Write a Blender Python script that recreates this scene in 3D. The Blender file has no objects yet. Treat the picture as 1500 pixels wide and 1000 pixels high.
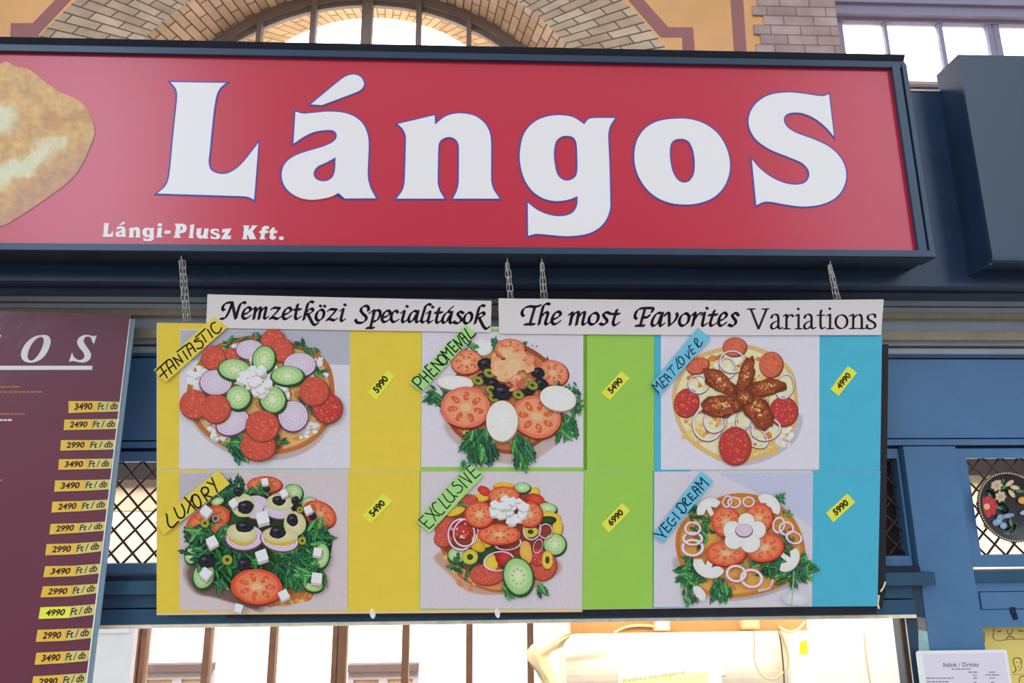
import bpy, math, random
from mathutils import Vector, Matrix
from mathutils.geometry import tessellate_polygon

SC = bpy.context.scene
COL = SC.collection
random.seed(7)

# ------------------------------------------------------------------ camera
F = 1050.0
PITCH, YAW, ROLL = math.radians(13.3674), math.radians(2.4403), math.radians(-0.4087)
CAM = Vector((0.0, 0.0, 1.75))
_cp, _sp, _cy, _sy = math.cos(PITCH), math.sin(PITCH), math.cos(YAW), math.sin(YAW)
FW = Vector((_sy * _cp, _cy * _cp, _sp))
_r = Vector((_cy, -_sy, 0))
_u = _r.cross(FW)
R2 = _r * math.cos(ROLL) + _u * math.sin(ROLL)
U2 = -_r * math.sin(ROLL) + _u * math.cos(ROLL)
cam = bpy.data.cameras.new('camera')
cam.sensor_width = 36.0
cam.lens = F * 36.0 / 1500.0
cam.clip_start = 0.05
cam.clip_end = 200
camo = bpy.data.objects.new('camera', cam)
COL.objects.link(camo)
camo.matrix_world = Matrix(((R2.x, U2.x, -FW.x, CAM.x), (R2.y, U2.y, -FW.y, CAM.y), (R2.z, U2.z, -FW.z, CAM.z), (0, 0, 0, 1)))
SC.camera = camo

# ------------------------------------------------------------------ exposure
SC.view_settings.view_transform = 'Standard'
SC.view_settings.look = 'None'
SC.view_settings.gamma = 1.0
SC.view_settings.use_curve_mapping = False
SC.view_settings.exposure = 0.13

# ------------------------------------------------------------------ world: bright overcast sky past the wall, market hall behind the viewer
W = bpy.data.worlds.new('hall_daylight')
SC.world = W
W.use_nodes = True
nt = W.node_tree
nt.nodes.clear()


def wn(kind, **kw):
    n = nt.nodes.new(kind)
    for k, v in kw.items():
        setattr(n, k, v)
    return n


def wmath(op, a, b=None, clamp=False):
    n = wn('ShaderNodeMath', operation=op, use_clamp=clamp)
    for i, v in enumerate((a, b)):
        if v is None:
            continue
        if isinstance(v, (int, float)):
            n.inputs[i].default_value = v
        else:
            nt.links.new(v, n.inputs[i])
    return n.outputs[0]


def wramp(v, lo, hi):
    n = wn('ShaderNodeMapRange', interpolation_type='SMOOTHSTEP')
    n.inputs['From Min'].default_value = lo
    n.inputs['From Max'].default_value = hi
    nt.links.new(v, n.inputs['Value'])
    return n.outputs['Result']


HALL_LEVEL, ZENITH_LEVEL, FLOOR_LEVEL, SKY_LEVEL = 0.50, 0.62, 0.34, 3.2
LEFT_SHEEN, RIGHT_SHEEN = 6.0, 2.8  # bright bands added behind the viewer to put a sheen on the sign
tc = wn('ShaderNodeTexCoord')
sep = wn('ShaderNodeSeparateXYZ')
nt.links.new(tc.outputs['Generated'], sep.inputs[0])
dx, dy, dz = sep.outputs
front = wramp(dy, 0.02, 0.25)
back = wramp(dy, -0.1, -0.35)
up = wramp(dz, 0.05, 0.75)
down = wramp(dz, -0.02, -0.35)
lvl = wmath('ADD', HALL_LEVEL, wmath('MULTIPLY', up, ZENITH_LEVEL))
lvl = wmath('SUBTRACT', lvl, wmath('MULTIPLY', down, HALL_LEVEL - FLOOR_LEVEL))
ratio = wmath('DIVIDE', dx, wmath('MAXIMUM', wmath('ABSOLUTE', dy), 0.01))
elev = wmath('MULTIPLY', wramp(dz, 0.10, 0.26), wramp(dz, 0.62, 0.48))
lw = wmath('MULTIPLY', wmath('MULTIPLY', wramp(ratio, -0.42, -0.50), wramp(ratio, -0.80, -0.66)), LEFT_SHEEN)
rw = wmath('MULTIPLY', wmath('MULTIPLY', wramp(ratio, 0.42, 0.60), wramp(ratio, 0.95, 0.75)), RIGHT_SHEEN)
sheen_bands = wmath('MULTIPLY', wmath('MULTIPLY', wmath('ADD', lw, rw), elev), back)
lvl = wmath('ADD', lvl, sheen_bands)
lvl = wmath('ADD', lvl, wmath('MULTIPLY', front, SKY_LEVEL))
bg = wn('ShaderNodeBackground')
tint = wn('ShaderNodeMix', data_type='RGBA')
tint.inputs['A'].default_value = (1.0, 0.985, 0.985, 1)
tint.inputs['B'].default_value = (0.74, 0.95, 1.16, 1)
nt.links.new(wmath('MULTIPLY', sheen_bands, 0.4, True), tint.inputs['Factor'])
nt.links.new(tint.outputs['Result'], bg.inputs['Color'])
nt.links.new(lvl, bg.inputs['Strength'])
out = wn('ShaderNodeOutputWorld')
nt.links.new(bg.outputs[0], out.inputs[0])

# unseen lamp added in place of street daylight, to brighten the facade opposite
def area(name, loc, target, sx, sy, energy, color):
    l = bpy.data.lights.new(name, 'AREA')
    l.shape = 'RECTANGLE'
    l.size, l.size_y, l.energy, l.color = sx, sy, energy, color
    o = bpy.data.objects.new(name, l)
    COL.objects.link(o)
    o.location = loc
    o.rotation_euler = (Vector(target) - Vector(loc)).to_track_quat('-Z', 'Y').to_euler()
    return o


area('street_daylight_fill', (-1, 7.6, 9.0), (-1, 14.0, 0.0), 10, 4, 5200, (1, 0.98, 0.96))
area('hood_fill', (0.42, 2.15, 1.60), (0.42, 2.42, 1.36), 0.85, 0.05, 4.2, (1.0, 0.86, 0.66))  # unseen lamp added behind the header to brighten the hood
area('cabinet_fill', (1.12, 2.03, 1.64), (1.14, 2.22, 1.25), 0.22, 0.05, 1.6, (1.0, 0.94, 0.84))  # extra lamp, out of view, added to whiten the cabinet
area('stall_fill', (0.1, 2.5, 2.17), (0.1, 2.6, 0.9), 4.6, 0.3, 34, (1.0, 0.93, 0.84))  # added lamp, not in view, brightening what shows through the lattices

# ------------------------------------------------------------------ picture-independent helpers
def lin(c):
    c = c / 255.0
    return c / 12.92 if c <= 0.04045 else ((c + 0.055) / 1.055) ** 2.4


KEY = 0.80      # light that reaches an upright surface facing the hall


def alb(rgb, k=None):
    k = KEY if k is None else k
    return tuple(min(0.92, lin(c) / k) for c in rgb)


def ray(px, py):
    return FW + R2 * ((px - 750.0) / F) - U2 * ((py - 500.0) / F)


class Pl:
    """A flat surface of the place: origin, right and up directions; P() gives surface coordinates."""
    def __init__(self, o, ux, uy):
        self.o, self.ux, self.uy = Vector(o), Vector(ux).normalized(), Vector(uy).normalized()
        self.n = self.ux.cross(self.uy)
        a, b, c, o = self.ux, self.uy, self.n, self.o
        self.M = Matrix(((a.x, b.x, c.x, o.x), (a.y, b.y, c.y, o.y), (a.z, b.z, c.z, o.z), (0, 0, 0, 1)))

    def P(self, px, py):
        d = ray(px, py)
        t = (self.o - CAM).dot(self.n) / d.dot(self.n)
        q = CAM + d * t - self.o
        return (q.dot(self.ux), q.dot(self.uy))

    def W(self, x, y, z=0.0):
        return self.M @ Vector((x, y, z))


def wall_plane(Y, x=0.0, z=0.0):
    return Pl((x, Y, z), (1, 0, 0), (0, 0, 1))


def pt(px, py, Y):
    d = ray(px, py)
    return CAM + d * (Y / d.y)


def zat(py, Y, px=750):
    return pt(px, py, Y).z


# ---------------- materials
def mat(name, rgb, rough=0.6, metal=0.0, spec=0.35, var=0.0, vscale=8.0, bump=0.0, bscale=60.0, k=None, coat=0.0, emit=0.0, raw=False, trans=0.0):
    m = bpy.data.materials.new(name)
    m.use_nodes = True
    t = m.node_tree
    b = t.nodes['Principled BSDF']
    c = tuple(lin(v) for v in rgb) if raw else alb(rgb, k)
    b.inputs['Base Color'].default_value = (*c, 1)
    b.inputs['Roughness'].default_value = rough
    b.inputs['Metallic'].default_value = metal
    b.inputs['Specular IOR Level'].default_value = spec
    b.inputs['Coat Weight'].default_value = coat
    b.inputs['Coat Roughness'].default_value = 0.12
    if trans:
        b.inputs['Transmission Weight'].default_value = trans
    if emit:
        b.inputs['Emission Color'].default_value = (*c, 1)
        b.inputs['Emission Strength'].default_value = emit
    co = t.nodes.new('ShaderNodeTexCoord')
    if var:
        nz = t.nodes.new('ShaderNodeTexNoise')
        nz.inputs['Scale'].default_value = vscale
        nz.inputs['Detail'].default_value = 6
        nz.inputs['Roughness'].default_value = 0.65
        t.links.new(co.outputs['Object'], nz.inputs['Vector'])
        mr = t.nodes.new('ShaderNodeMapRange')
        mr.inputs['From Min'].default_value = 0.3
        mr.inputs['From Max'].default_value = 0.7
        mr.inputs['To Min'].default_value = 1 - var
        mr.inputs['To Max'].default_value = 1 + var
        t.links.new(nz.outputs['Fac'], mr.inputs['Value'])
        mx = t.nodes.new('ShaderNodeMix')
        mx.data_type = 'RGBA'
        mx.blend_type = 'MULTIPLY'
        mx.inputs['Factor'].default_value = 1
        mx.inputs['A'].default_value = (*c, 1)
        t.links.new(mr.outputs[0], mx.inputs['B'])
        t.links.new(mx.outputs['Result'], b.inputs['Base Color'])
    if bump:
        nb = t.nodes.new('ShaderNodeTexNoise')
        nb.inputs['Scale'].default_value = bscale
        nb.inputs['Detail'].default_value = 4
        t.links.new(co.outputs['Object'], nb.inputs['Vector'])
        bp = t.nodes.new('ShaderNodeBump')
        bp.inputs['Strength'].default_value = bump
        bp.inputs['Distance'].default_value = 0.01
        t.links.new(nb.outputs['Fac'], bp.inputs['Height'])
        t.links.new(bp.outputs[0], b.inputs['Normal'])
        if coat:
            t.links.new(bp.outputs[0], b.inputs['Coat Normal'])
    return m


def brick_mat(name, c1, c2, mortar, bw, bh, msize, k=None, var=0.18):
    m = bpy.data.materials.new(name)
    m.use_nodes = True
    t = m.node_tree
    b = t.nodes['Principled BSDF']
    b.inputs['Roughness'].default_value = 0.85
    b.inputs['Specular IOR Level'].default_value = 0.2
    uv = t.nodes.new('ShaderNodeUVMap')
    uv.uv_map = 'UVMap'
    br = t.nodes.new('ShaderNodeTexBrick')
    br.inputs['Color1'].default_value = (*alb(c1, k), 1)
    br.inputs['Color2'].default_value = (*alb(c2, k), 1)
    br.inputs['Mortar'].default_value = (*alb(mortar, k), 1)
    br.inputs['Scale'].default_value = 1
    br.inputs['Mortar Size'].default_value = msize
    br.inputs['Mortar Smooth'].default_value = 0.2
    br.inputs['Bias'].default_value = 0.0
    br.inputs['Brick Width'].default_value = bw
    br.inputs['Row Height'].default_value = bh
    t.links.new(uv.outputs[0], br.inputs['Vector'])
    nz = t.nodes.new('ShaderNodeTexNoise')
    nz.inputs['Scale'].default_value = 5
    nz.inputs['Detail'].default_value = 8
    t.links.new(uv.outputs[0], nz.inputs['Vector'])
    mr = t.nodes.new('ShaderNodeMapRange')
    mr.inputs['From Min'].default_value = 0.3
    mr.inputs['From Max'].default_value = 0.7
    mr.inputs['To Min'].default_value = 1 - var
    mr.inputs['To Max'].default_value = 1 + var
    t.links.new(nz.outputs['Fac'], mr.inputs['Value'])
    mx = t.nodes.new('ShaderNodeMix')
    mx.data_type = 'RGBA'
    mx.blend_type = 'MULTIPLY'
    mx.inputs['Factor'].default_value = 1
    t.links.new(br.outputs['Color'], mx.inputs['A'])
    t.links.new(mr.outputs[0], mx.inputs['B'])
    t.links.new(mx.outputs['Result'], b.inputs['Base Color'])
    bp = t.nodes.new('ShaderNodeBump')
    bp.inputs['Strength'].default_value = 0.6
    bp.inputs['Distance'].default_value = 0.01
    bp.invert = True
    t.links.new(br.outputs['Fac'], bp.inputs['Height'])
    t.links.new(bp.outputs[0], b.inputs['Normal'])
    return m


def print_mat(name, rough=0.35):
    """ink on paper: the colour comes from the printed shapes themselves"""
    m = bpy.data.materials.new(name)
    m.use_nodes = True
    t = m.node_tree
    b = t.nodes['Principled BSDF']
    b.inputs['Roughness'].default_value = rough
    b.inputs['Specular IOR Level'].default_value = 0.3
    a = t.nodes.new('ShaderNodeVertexColor')
    a.layer_name = 'ink'
    nz = t.nodes.new('ShaderNodeTexNoise')
    nz.inputs['Scale'].default_value = 260
    nz.inputs['Detail'].default_value = 5
    co = t.nodes.new('ShaderNodeTexCoord')
    t.links.new(co.outputs['Object'], nz.inputs['Vector'])
    mr = t.nodes.new('ShaderNodeMapRange')
    mr.inputs['From Min'].default_value = 0.3
    mr.inputs['From Max'].default_value = 0.7
    mr.inputs['To Min'].default_value = 0.95
    mr.inputs['To Max'].default_value = 1.05
    t.links.new(nz.outputs['Fac'], mr.inputs['Value'])
    mx = t.nodes.new('ShaderNodeMix')
    mx.data_type = 'RGBA'
    mx.blend_type = 'MULTIPLY'
    mx.inputs['Factor'].default_value = 1
    t.links.new(a.outputs['Color'], mx.inputs['A'])
    t.links.new(mr.outputs[0], mx.inputs['B'])
    t.links.new(mx.outputs['Result'], b.inputs['Base Color'])
    return m


# ---------------- geometry
def smooth(pts, n=7, closed=True):
    """Hermite curve through points; a third element marks a corner"""
    P = [Vector((p[0], p[1])) for p in pts]
    K = [len(p) > 2 for p in pts]
    N = len(P)
    if not closed:
        K[0] = K[-1] = True
    T = []
    for i in range(N):
        T.append((P[(i + 1) % N] - P[i - 1]).normalized() if N > 1 else Vector((0, 0)))
    res = []
    for i in range(N if closed else N - 1):
        j = (i + 1) % N
        a, b = P[i], P[j]
        L = (b - a).length
        t0 = (b - a) if K[i] else T[i] * min(L, 1.3 * (a - P[i - 1]).length + 1e-9)
        t1 = (b - a) if K[j] else T[j] * min(L, 1.3 * (P[(j + 1) % N] - b).length + 1e-9)
        steps = 1 if (K[i] and K[j]) else n
        for s in range(steps):
            u = s / steps
            h1, h2, h3, h4 = 2*u**3-3*u*u+1, -2*u**3+3*u*u, u**3-2*u*u+u, u**3-u*u
            q = a * h1 + b * h2 + t0 * h3 + t1 * h4
            res.append((q.x, q.y))
    if not closed:
        res.append((P[-1].x, P[-1].y))
    return res


def sarea(p):
    return 0.5 * sum(p[i - 1][0] * p[i][1] - p[i][0] * p[i - 1][1] for i in range(len(p)))


def offset(poly, d, lim=2.6):
    """grow a closed outline by d along its outward normals"""
    n = len(poly)
    s = 1 if sarea(poly) > 0 else -1
    r = []
    for i in range(n):
        a, b, c = Vector(poly[i - 1]), Vector(poly[i]), Vector(poly[(i + 1) % n])
        e1, e2 = (b - a), (c - b)
        if e1.length < 1e-9 or e2.length < 1e-9:
            r.append(tuple(b))
            continue
        n1 = Vector((e1.y, -e1.x)).normalized() * s
        n2 = Vector((e2.y, -e2.x)).normalized() * s
        m = n1 + n2
        if m.length < 1e-6:
            m = n1
        m.normalize()
        q = b + m * d * min(lim, 1.0 / max(0.2, m.dot(n1)))
        r.append((q.x, q.y))
    # drop points that fell back inside the wanted distance
    def far(p):
        for i in range(n):
            a, b = Vector(poly[i - 1]), Vector(poly[i])
            e = b - a
            L = e.length_squared
            t = 0 if L < 1e-12 else max(0, min(1, (Vector(p) - a).dot(e) / L))
            if (a + e * t - Vector(p)).length < abs(d) * 0.93:
                return False
        return True
    q = [p for p in r if far(p)]
    return q if len(q) > 3 else r


def ell(cx, cy, rx, ry, rot=0.0, n=28, wob=0.0, seed=0):
    rnd = random.Random(seed * 131 + int(cx * 7 + cy * 13))
    ph = [rnd.uniform(0, 6.28) for _ in range(4)]
    p = []
    c, s = math.cos(rot), math.sin(rot)
    for i in range(n):
        a = 2 * math.pi * i / n
        w = 1 + wob * (0.5 * math.sin(2 * a + ph[0]) + 0.4 * math.sin(3 * a + ph[1]) + 0.35 * math.sin(5 * a + ph[2]) + 0.3 * math.sin(9 * a + ph[3]))
        x, y = rx * math.cos(a) * w, ry * math.sin(a) * w
        p.append((cx + x * c - y * s, cy + x * s + y * c))
    return p


class MB:
    def __init__(self):
        self.v, self.f, self.m, self.c, self.uv = [], [], [], [], None

    def vert(self, p, col=(1, 1, 1)):
        self.v.append(tuple(p))
        self.c.append(col)
        return len(self.v) - 1

    def face(self, ids, m=0):
        self.f.append(tuple(ids))
        self.m.append(m)

    def prism(self, outer, z0, z1, m=0, holes=(), back=True, side=None, col=(1, 1, 1)):
        loops = [list(outer)] + [list(h) for h in holes]
        if sarea(loops[0]) < 0:
            loops[0].reverse()
        for h in loops[1:]:
            if sarea(h) > 0:
                h.reverse()
        flat = [p for l in loops for p in l]
        tris = tessellate_polygon([[Vector((p[0], p[1], 0)) for p in l] for l in loops])
        top = [self.vert((p[0], p[1], z1), col) for p in flat]
        for t in tris:
            a, b, c = (flat[i] for i in t)
            ar = (b[0]-a[0])*(c[1]-a[1]) - (b[1]-a[1])*(c[0]-a[0])
            t = t if ar > 0 else (t[0], t[2], t[1])
            self.face([top[i] for i in t], m)
        if z0 is None or abs(z1 - z0) < 1e-9:
            return
        bot = [self.vert((p[0], p[1], z0), col) for p in flat]
        if back:
            for t in tris:
                a, b, c = (flat[i] for i in t)
                ar = (b[0]-a[0])*(c[1]-a[1]) - (b[1]-a[1])*(c[0]-a[0])
                t = t if ar < 0 else (t[0], t[2], t[1])
                self.face([bot[i] for i in t], m)
        k = 0
        sm = m if side is None else side
        for l in loops:
            n = len(l)
            for i in range(n):
                j = (i + 1) % n
                self.face((bot[k + i], bot[k + j], top[k + j], top[k + i]), sm)
            k += n

    def rect(self, x0, y0, x1, y1, z0, z1, m=0):
        self.prism([(x0, y0), (x1, y0), (x1, y1), (x0, y1)], z0, z1, m)

    def box(self, a, b, m=0):
        x0, x1 = sorted((a[0], b[0])); y0, y1 = sorted((a[1], b[1])); z0, z1 = sorted((a[2], b[2]))
        i = [self.vert(p) for p in ((x0,y0,z0),(x1,y0,z0),(x1,y1,z0),(x0,y1,z0),(x0,y0,z1),(x1,y0,z1),(x1,y1,z1),(x0,y1,z1))]
        for q in ((0,3,2,1),(4,5,6,7),(0,1,5,4),(1,2,6,5),(2,3,7,6),(3,0,4,7)):
            self.face([i[k] for k in q], m)

    def bar(self, a, b, w, h, m=0, up=(0, 1, 0)):
        """square bar from a to b"""
        a, b = Vector(a), Vector(b)
        d = (b - a).normalized()
        s = d.cross(Vector(up))
        if s.length < 1e-6:
            s = d.cross(Vector((1, 0, 0)))
        s.normalize()
        t = s.cross(d)
        i = []
        for p in (a, b):
            for sx, sy in ((-1, -1), (1, -1), (1, 1), (-1, 1)):
                i.append(self.vert(p + s * sx * w / 2 + t * sy * h / 2))
        for q in ((0,1,2,3),(7,6,5,4),(0,4,5,1),(1,5,6,2),(2,6,7,3),(3,7,4,0)):
            self.face([i[k] for k in q], m)

    def tube(self, pts, r, m=0, n=8, closed=False, caps=True):
        pts = [Vector(p) for p in pts]
        N = len(pts)
        rings = []
        side = None
        for i in range(N):
            if closed:
                d = (pts[(i + 1) % N] - pts[i - 1]).normalized()
            else:
                d = (pts[min(i + 1, N - 1)] - pts[max(i - 1, 0)]).normalized()
            if side is None:
                side = d.cross(Vector((0, 1, 0)))
                if side.length < 1e-3:
                    side = d.cross(Vector((1, 0, 0)))
            side = (side - d * side.dot(d)).normalized()
            t = d.cross(side)
            rings.append([self.vert(pts[i] + (side * math.cos(2*math.pi*k/n) + t * math.sin(2*math.pi*k/n)) * r) for k in range(n)])
        for i in range(N if closed else N - 1):
            A, B = rings[i], rings[(i + 1) % N]
            for k in range(n):
                self.face((A[k], A[(k+1) % n], B[(k+1) % n], B[k]), m)
        if caps and not closed:
            self.face(list(reversed(rings[0])), m)
            self.face(rings[-1], m)

    def fan(self, pts, z, col, cen=None, m=0):
        n = len(pts)
        cx, cy = sum(p[0] for p in pts)/n, sum(p[1] for p in pts)/n
        c = self.vert((cx, cy, z), cen or col)
        i = [self.vert((p[0], p[1], z), col) for p in pts]
        s = sarea(pts) > 0
        for k in range(n):
            j = (k + 1) % n
            self.face((c, i[k], i[j]) if s else (c, i[j], i[k]), m)

    def strip(self, a, b, z, ca, cb, m=0, closed=True):
        n = len(a)
        ia = [self.vert((p[0], p[1], z), ca) for p in a]
        ib = [self.vert((p[0], p[1], z), cb) for p in b]
        s = sarea(b) > 0
        for k in range(n if closed else n - 1):
            j = (k + 1) % n
            q = (ia[k], ib[k], ib[j], ia[j])
            self.face(q if s else q[::-1], m)

    def build(self, name, mats, parent=None, M=None, ink=False, shade=False):
        me = bpy.data.meshes.new(name)
        me.from_pydata(self.v, [], self.f)
        for mm in (mats if isinstance(mats, (list, tuple)) else [mats]):
            me.materials.append(mm)
        me.polygons.foreach_set('material_index', self.m)
        if shade:
            me.polygons.foreach_set('use_smooth', [True] * len(self.f))
        if ink:
            at = me.color_attributes.new('ink', 'FLOAT_COLOR', 'POINT')
            at.data.foreach_set('color', [x for c in self.c for x in (*c, 1.0)])
        if self.uv:
            ul = me.uv_layers.new(name='UVMap')
            for p in me.polygons:
                for li in p.loop_indices:
                    ul.data[li].uv = self.uv[me.loops[li].vertex_index]
        me.update()
        o = bpy.data.objects.new(name, me)
        COL.objects.link(o)
        if parent:
            o.parent = parent
            if M is not None:
                o.matrix_parent_inverse = Matrix()
                o.matrix_basis = parent.matrix_basis.inverted() @ M
        elif M is not None:
            o.matrix_basis = M
        return o


def tag(o, label, cat, group=None):
    o['label'] = label
    o['category'] = cat
    if group:
        o['group'] = group
    return o


def thing(name, label, cat, M=None, group=None):
    o = bpy.data.objects.new(name, None)
    COL.objects.link(o)
    o.empty_display_size = 0.05
    if M is not None:
        o.matrix_basis = M
    return tag(o, label, cat, group)


def struct(o):
    o['kind'] = 'structure'
    return o


_text_cache = {}


def text_shape(s, bold=0.0):
    key = (s, bold)
    if key not in _text_cache:
        cu = bpy.data.curves.new('lettering_tmp', 'FONT')
        cu.body = s
        cu.offset = bold
        cu.resolution_u = 4
        ob = bpy.data.objects.new('lettering_tmp', cu)
        COL.objects.link(ob)
        dg = bpy.context.evaluated_depsgraph_get()
        dg.update()
        me = ob.evaluated_get(dg).to_mesh()
        v = [(q.co.x, q.co.y) for q in me.vertices]
        f = [tuple(p.vertices) for p in me.polygons]
        ob.evaluated_get(dg).to_mesh_clear()
        bpy.data.objects.remove(ob)
        bpy.data.curves.remove(cu)
        _text_cache[key] = (v, f)
    return _text_cache[key]


def put_text(mb, s, bl, br, tl, z, m=0, bold=0.0):
    """lettering fitted on the parallelogram bl, br, tl (surface coordinates)"""
    v, f = text_shape(s, bold)
    x0, x1 = min(p[0] for p in v), max(p[0] for p in v)
    y0, y1 = min(p[1] for p in v), max(p[1] for p in v)
    bl, br, tl = Vector(bl), Vector(br), Vector(tl)
    ids = []
    for p in v:
        a, b = (p[0] - x0) / (x1 - x0), (p[1] - y0) / (y1 - y0)
        q = bl + (br - bl) * a + (tl - bl) * b
        ids.append(mb.vert((q.x, q.y, z)))
    for q in f:
        q = [ids[i] for i in q]
        P = [mb.v[i] for i in q]
        if sarea([(p[0], p[1]) for p in P]) < 0:
            q.reverse()
        mb.face(q, m)


def hull(pts):
    pts = sorted(set(pts))
    if len(pts) < 3:
        return pts

    def half(seq):
        h = []
        for p in seq:
            while len(h) > 1 and (h[-1][0]-h[-2][0])*(p[1]-h[-2][1]) - (h[-1][1]-h[-2][1])*(p[0]-h[-2][0]) <= 0:
                h.pop()
            h.append(p)
        return h
    a, b = half(pts), half(reversed(pts))
    return a[:-1] + b[:-1]


def nib_stroke(mb, pts, fn, z, w, th, ang, m=0, n=6):
    """a stroke of a broad pen: fn maps drawing coordinates to the surface"""
    c, s = math.cos(ang), -math.sin(ang)
    nib = [(sx * w/2 * c - sy * th/2 * s, sx * w/2 * s + sy * th/2 * c) for sx in (-1, 1) for sy in (-1, 1)]
    p = smooth(pts, n, closed=False) if len(pts) > 2 else pts
    for a, b in zip(p[:-1], p[1:]):
        h = hull([(round(q[0]+k[0], 4), round(q[1]+k[1], 4)) for q in (a, b) for k in nib])
        if len(h) < 3:
            continue
        i = [mb.vert((*fn(*q), z)) for q in h]
        if sarea([mb.v[k][:2] for k in i]) < 0:
            i.reverse()
        mb.face(i, m)


def pen_stroke(mb, pts, fn, z, w, m=0, n=5):
    """a felt-pen stroke of even width with round ends"""
    p = smooth(pts, n, closed=False) if len(pts) > 2 else pts
    dots = [(w/2 * math.cos(a * math.pi/4), w/2 * math.sin(a * math.pi/4)) for a in range(8)]
    for a, b in zip(p[:-1], p[1:]):
        h = hull([(round(q[0]+k[0], 4), round(q[1]+k[1], 4)) for q in (a, b) for k in dots])
        if len(h) < 3:
            continue
        i = [mb.vert((*fn(*q), z)) for q in h]
        if sarea([mb.v[k][:2] for k in i]) < 0:
            i.reverse()
        mb.face(i, m)


def crop(pl, ox, oy, s):
    """surface coordinates of a detail drawing whose unit is 1/s of a photo pixel"""
    return lambda x, y: pl.P(ox + x / s, oy + y / s)


def prof(mb, pts, x0, x1, m=0):
    """solid with a (Y, Z) cross-section running along X"""
    if sarea(pts) < 0:
        pts = pts[::-1]
    a = [mb.vert((x0, p[0], p[1])) for p in pts]
    b = [mb.vert((x1, p[0], p[1])) for p in pts]
    n = len(pts)
    for i in range(n):
        j = (i + 1) % n
        mb.face((a[i], b[i], b[j], a[j]), m)
    tr = tessellate_polygon([[Vector((p[0], p[1], 0)) for p in pts]])
    for t in tr:
        p = [pts[i] for i in t]
        q = t if sarea(p) < 0 else t[::-1]
        mb.face([a[i] for i in q][::-1], m)
        mb.face([b[i] for i in q], m)


# =================================================================== materials
M_navy = mat('navy_gloss_paint', (30, 48, 74), rough=0.32, var=0.15, vscale=5)
M_navy_dark = mat('dark_navy_with_shade', (25, 31, 44), rough=0.45, var=0.15, vscale=6)  # also carries painted shade on the sign rails
M_rail = mat('teal_blue_gloss_paint', (42, 62, 84), rough=0.3, var=0.12, vscale=7)
M_slate = mat('slate_painted_panel', (42, 56, 74), rough=0.28, var=0.08, vscale=3)
M_blue = mat('blue_gloss_paint', (74, 112, 150), rough=0.38, var=0.1, vscale=6, bump=0.04, bscale=25)
M_blue_deep = mat('deep_blue_paint', (38, 74, 98), rough=0.4, var=0.14, vscale=6)
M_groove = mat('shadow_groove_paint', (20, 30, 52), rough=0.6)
M_stone = mat('beige_moulding_paint', (150, 140, 116), rough=0.55, var=0.18, vscale=9)
M_stone_light = mat('grey_blue_moulding_paint', (150, 158, 170), rough=0.5, var=0.12, vscale=7)
M_stone_dark = mat('brown_moulding_paint', (104, 90, 76), rough=0.6, var=0.2, vscale=9)
M_worn = mat('worn_cream_edge', (225, 210, 185), rough=0.6, var=0.2, vscale=30)
M_red = mat('red_vinyl_sign_face', (180, 22, 52), rough=0.24, spec=0.5, var=0.03, vscale=3)
M_white_vinyl = mat('white_vinyl', (220, 217, 217), rough=0.35, spec=0.4)
M_blue_vinyl = mat('blue_vinyl_outline', (62, 66, 160), rough=0.4)
M_print = print_mat('printed_ink')
M_yellow = mat('yellow_card', (236, 194, 64), rough=0.4, var=0.03, vscale=20)
M_green = mat('green_card', (150, 196, 80), rough=0.4, var=0.03, vscale=20)
M_cyan = mat('cyan_card', (74, 174, 200), rough=0.4, var=0.03, vscale=20)
M_tag_yellow = mat('yellow_name_card', (238, 200, 70), rough=0.45, var=0.04, vscale=40)
M_tag_green = mat('green_name_card', (162, 208, 126), rough=0.45, var=0.05, vscale=40)
M_tag_cyan = mat('cyan_name_card', (108, 186, 210), rough=0.45, var=0.04, vscale=40)
M_price = mat('lemon_price_card', (242, 228, 70), rough=0.45, var=0.05, vscale=60)
M_price_gold = mat('golden_price_card', (222, 178, 72), rough=0.35, var=0.07, vscale=40)
M_price_pale = mat('pale_price_card', (206, 190, 110), rough=0.35, var=0.07, vscale=40)
M_paper = mat('cream_white_paper', (216, 206, 205), rough=0.5, var=0.02, vscale=10)
M_photo_paper = mat('photo_paper', (200, 194, 200), rough=0.32)
M_clear = mat('clear_laminate_edge', (196, 200, 190), rough=0.2, spec=0.6)
M_sleeve = mat('blue_grey_plastic_sleeve', (112, 134, 150), rough=0.15, spec=0.7)
M_black = mat('black_ink', (22, 18, 22), rough=0.5)
M_brown_ink = mat('brown_black_marker', (40, 20, 16), rough=0.5)
M_green_ink = mat('dark_green_marker', (16, 40, 20), rough=0.5)
M_blue_ink = mat('navy_marker', (20, 40, 78), rough=0.5)
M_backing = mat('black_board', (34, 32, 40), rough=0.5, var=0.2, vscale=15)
M_steel = mat('galvanised_chain', (190, 190, 184), rough=0.35, metal=0.85, var=0.15, vscale=80)
M_poster = mat('maroon_laminated_print', (98, 34, 56), rough=0.4, coat=0.8, bump=0.22, bscale=9, var=0.06, vscale=5)
M_poster_white = mat('white_print', (226, 216, 218), rough=0.4)
M_poster_orange = mat('orange_small_print', (176, 104, 72), rough=0.5)
M_wire = mat('brown_painted_wire', (74, 44, 30), rough=0.5, var=0.15, vscale=30)
M_plate = mat('black_lacquer', (34, 30, 36), rough=0.3, spec=0.5)
M_bead = mat('gilt_bead', (196, 178, 140), rough=0.4, metal=0.3)
M_ochre = mat('ochre_wall_paint', (188, 142, 96), rough=0.85, var=0.09, vscale=1.6, bump=0.05, bscale=30, k=0.62)
M_band = mat('plum_wall_band', (132, 88, 88), rough=0.85, var=0.08, vscale=3, k=0.62)
M_brick = brick_mat('radial_brick', (168, 150, 130), (146, 126, 108), (92, 72, 58), 0.27, 0.085, 0.007, k=0.60)
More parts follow.
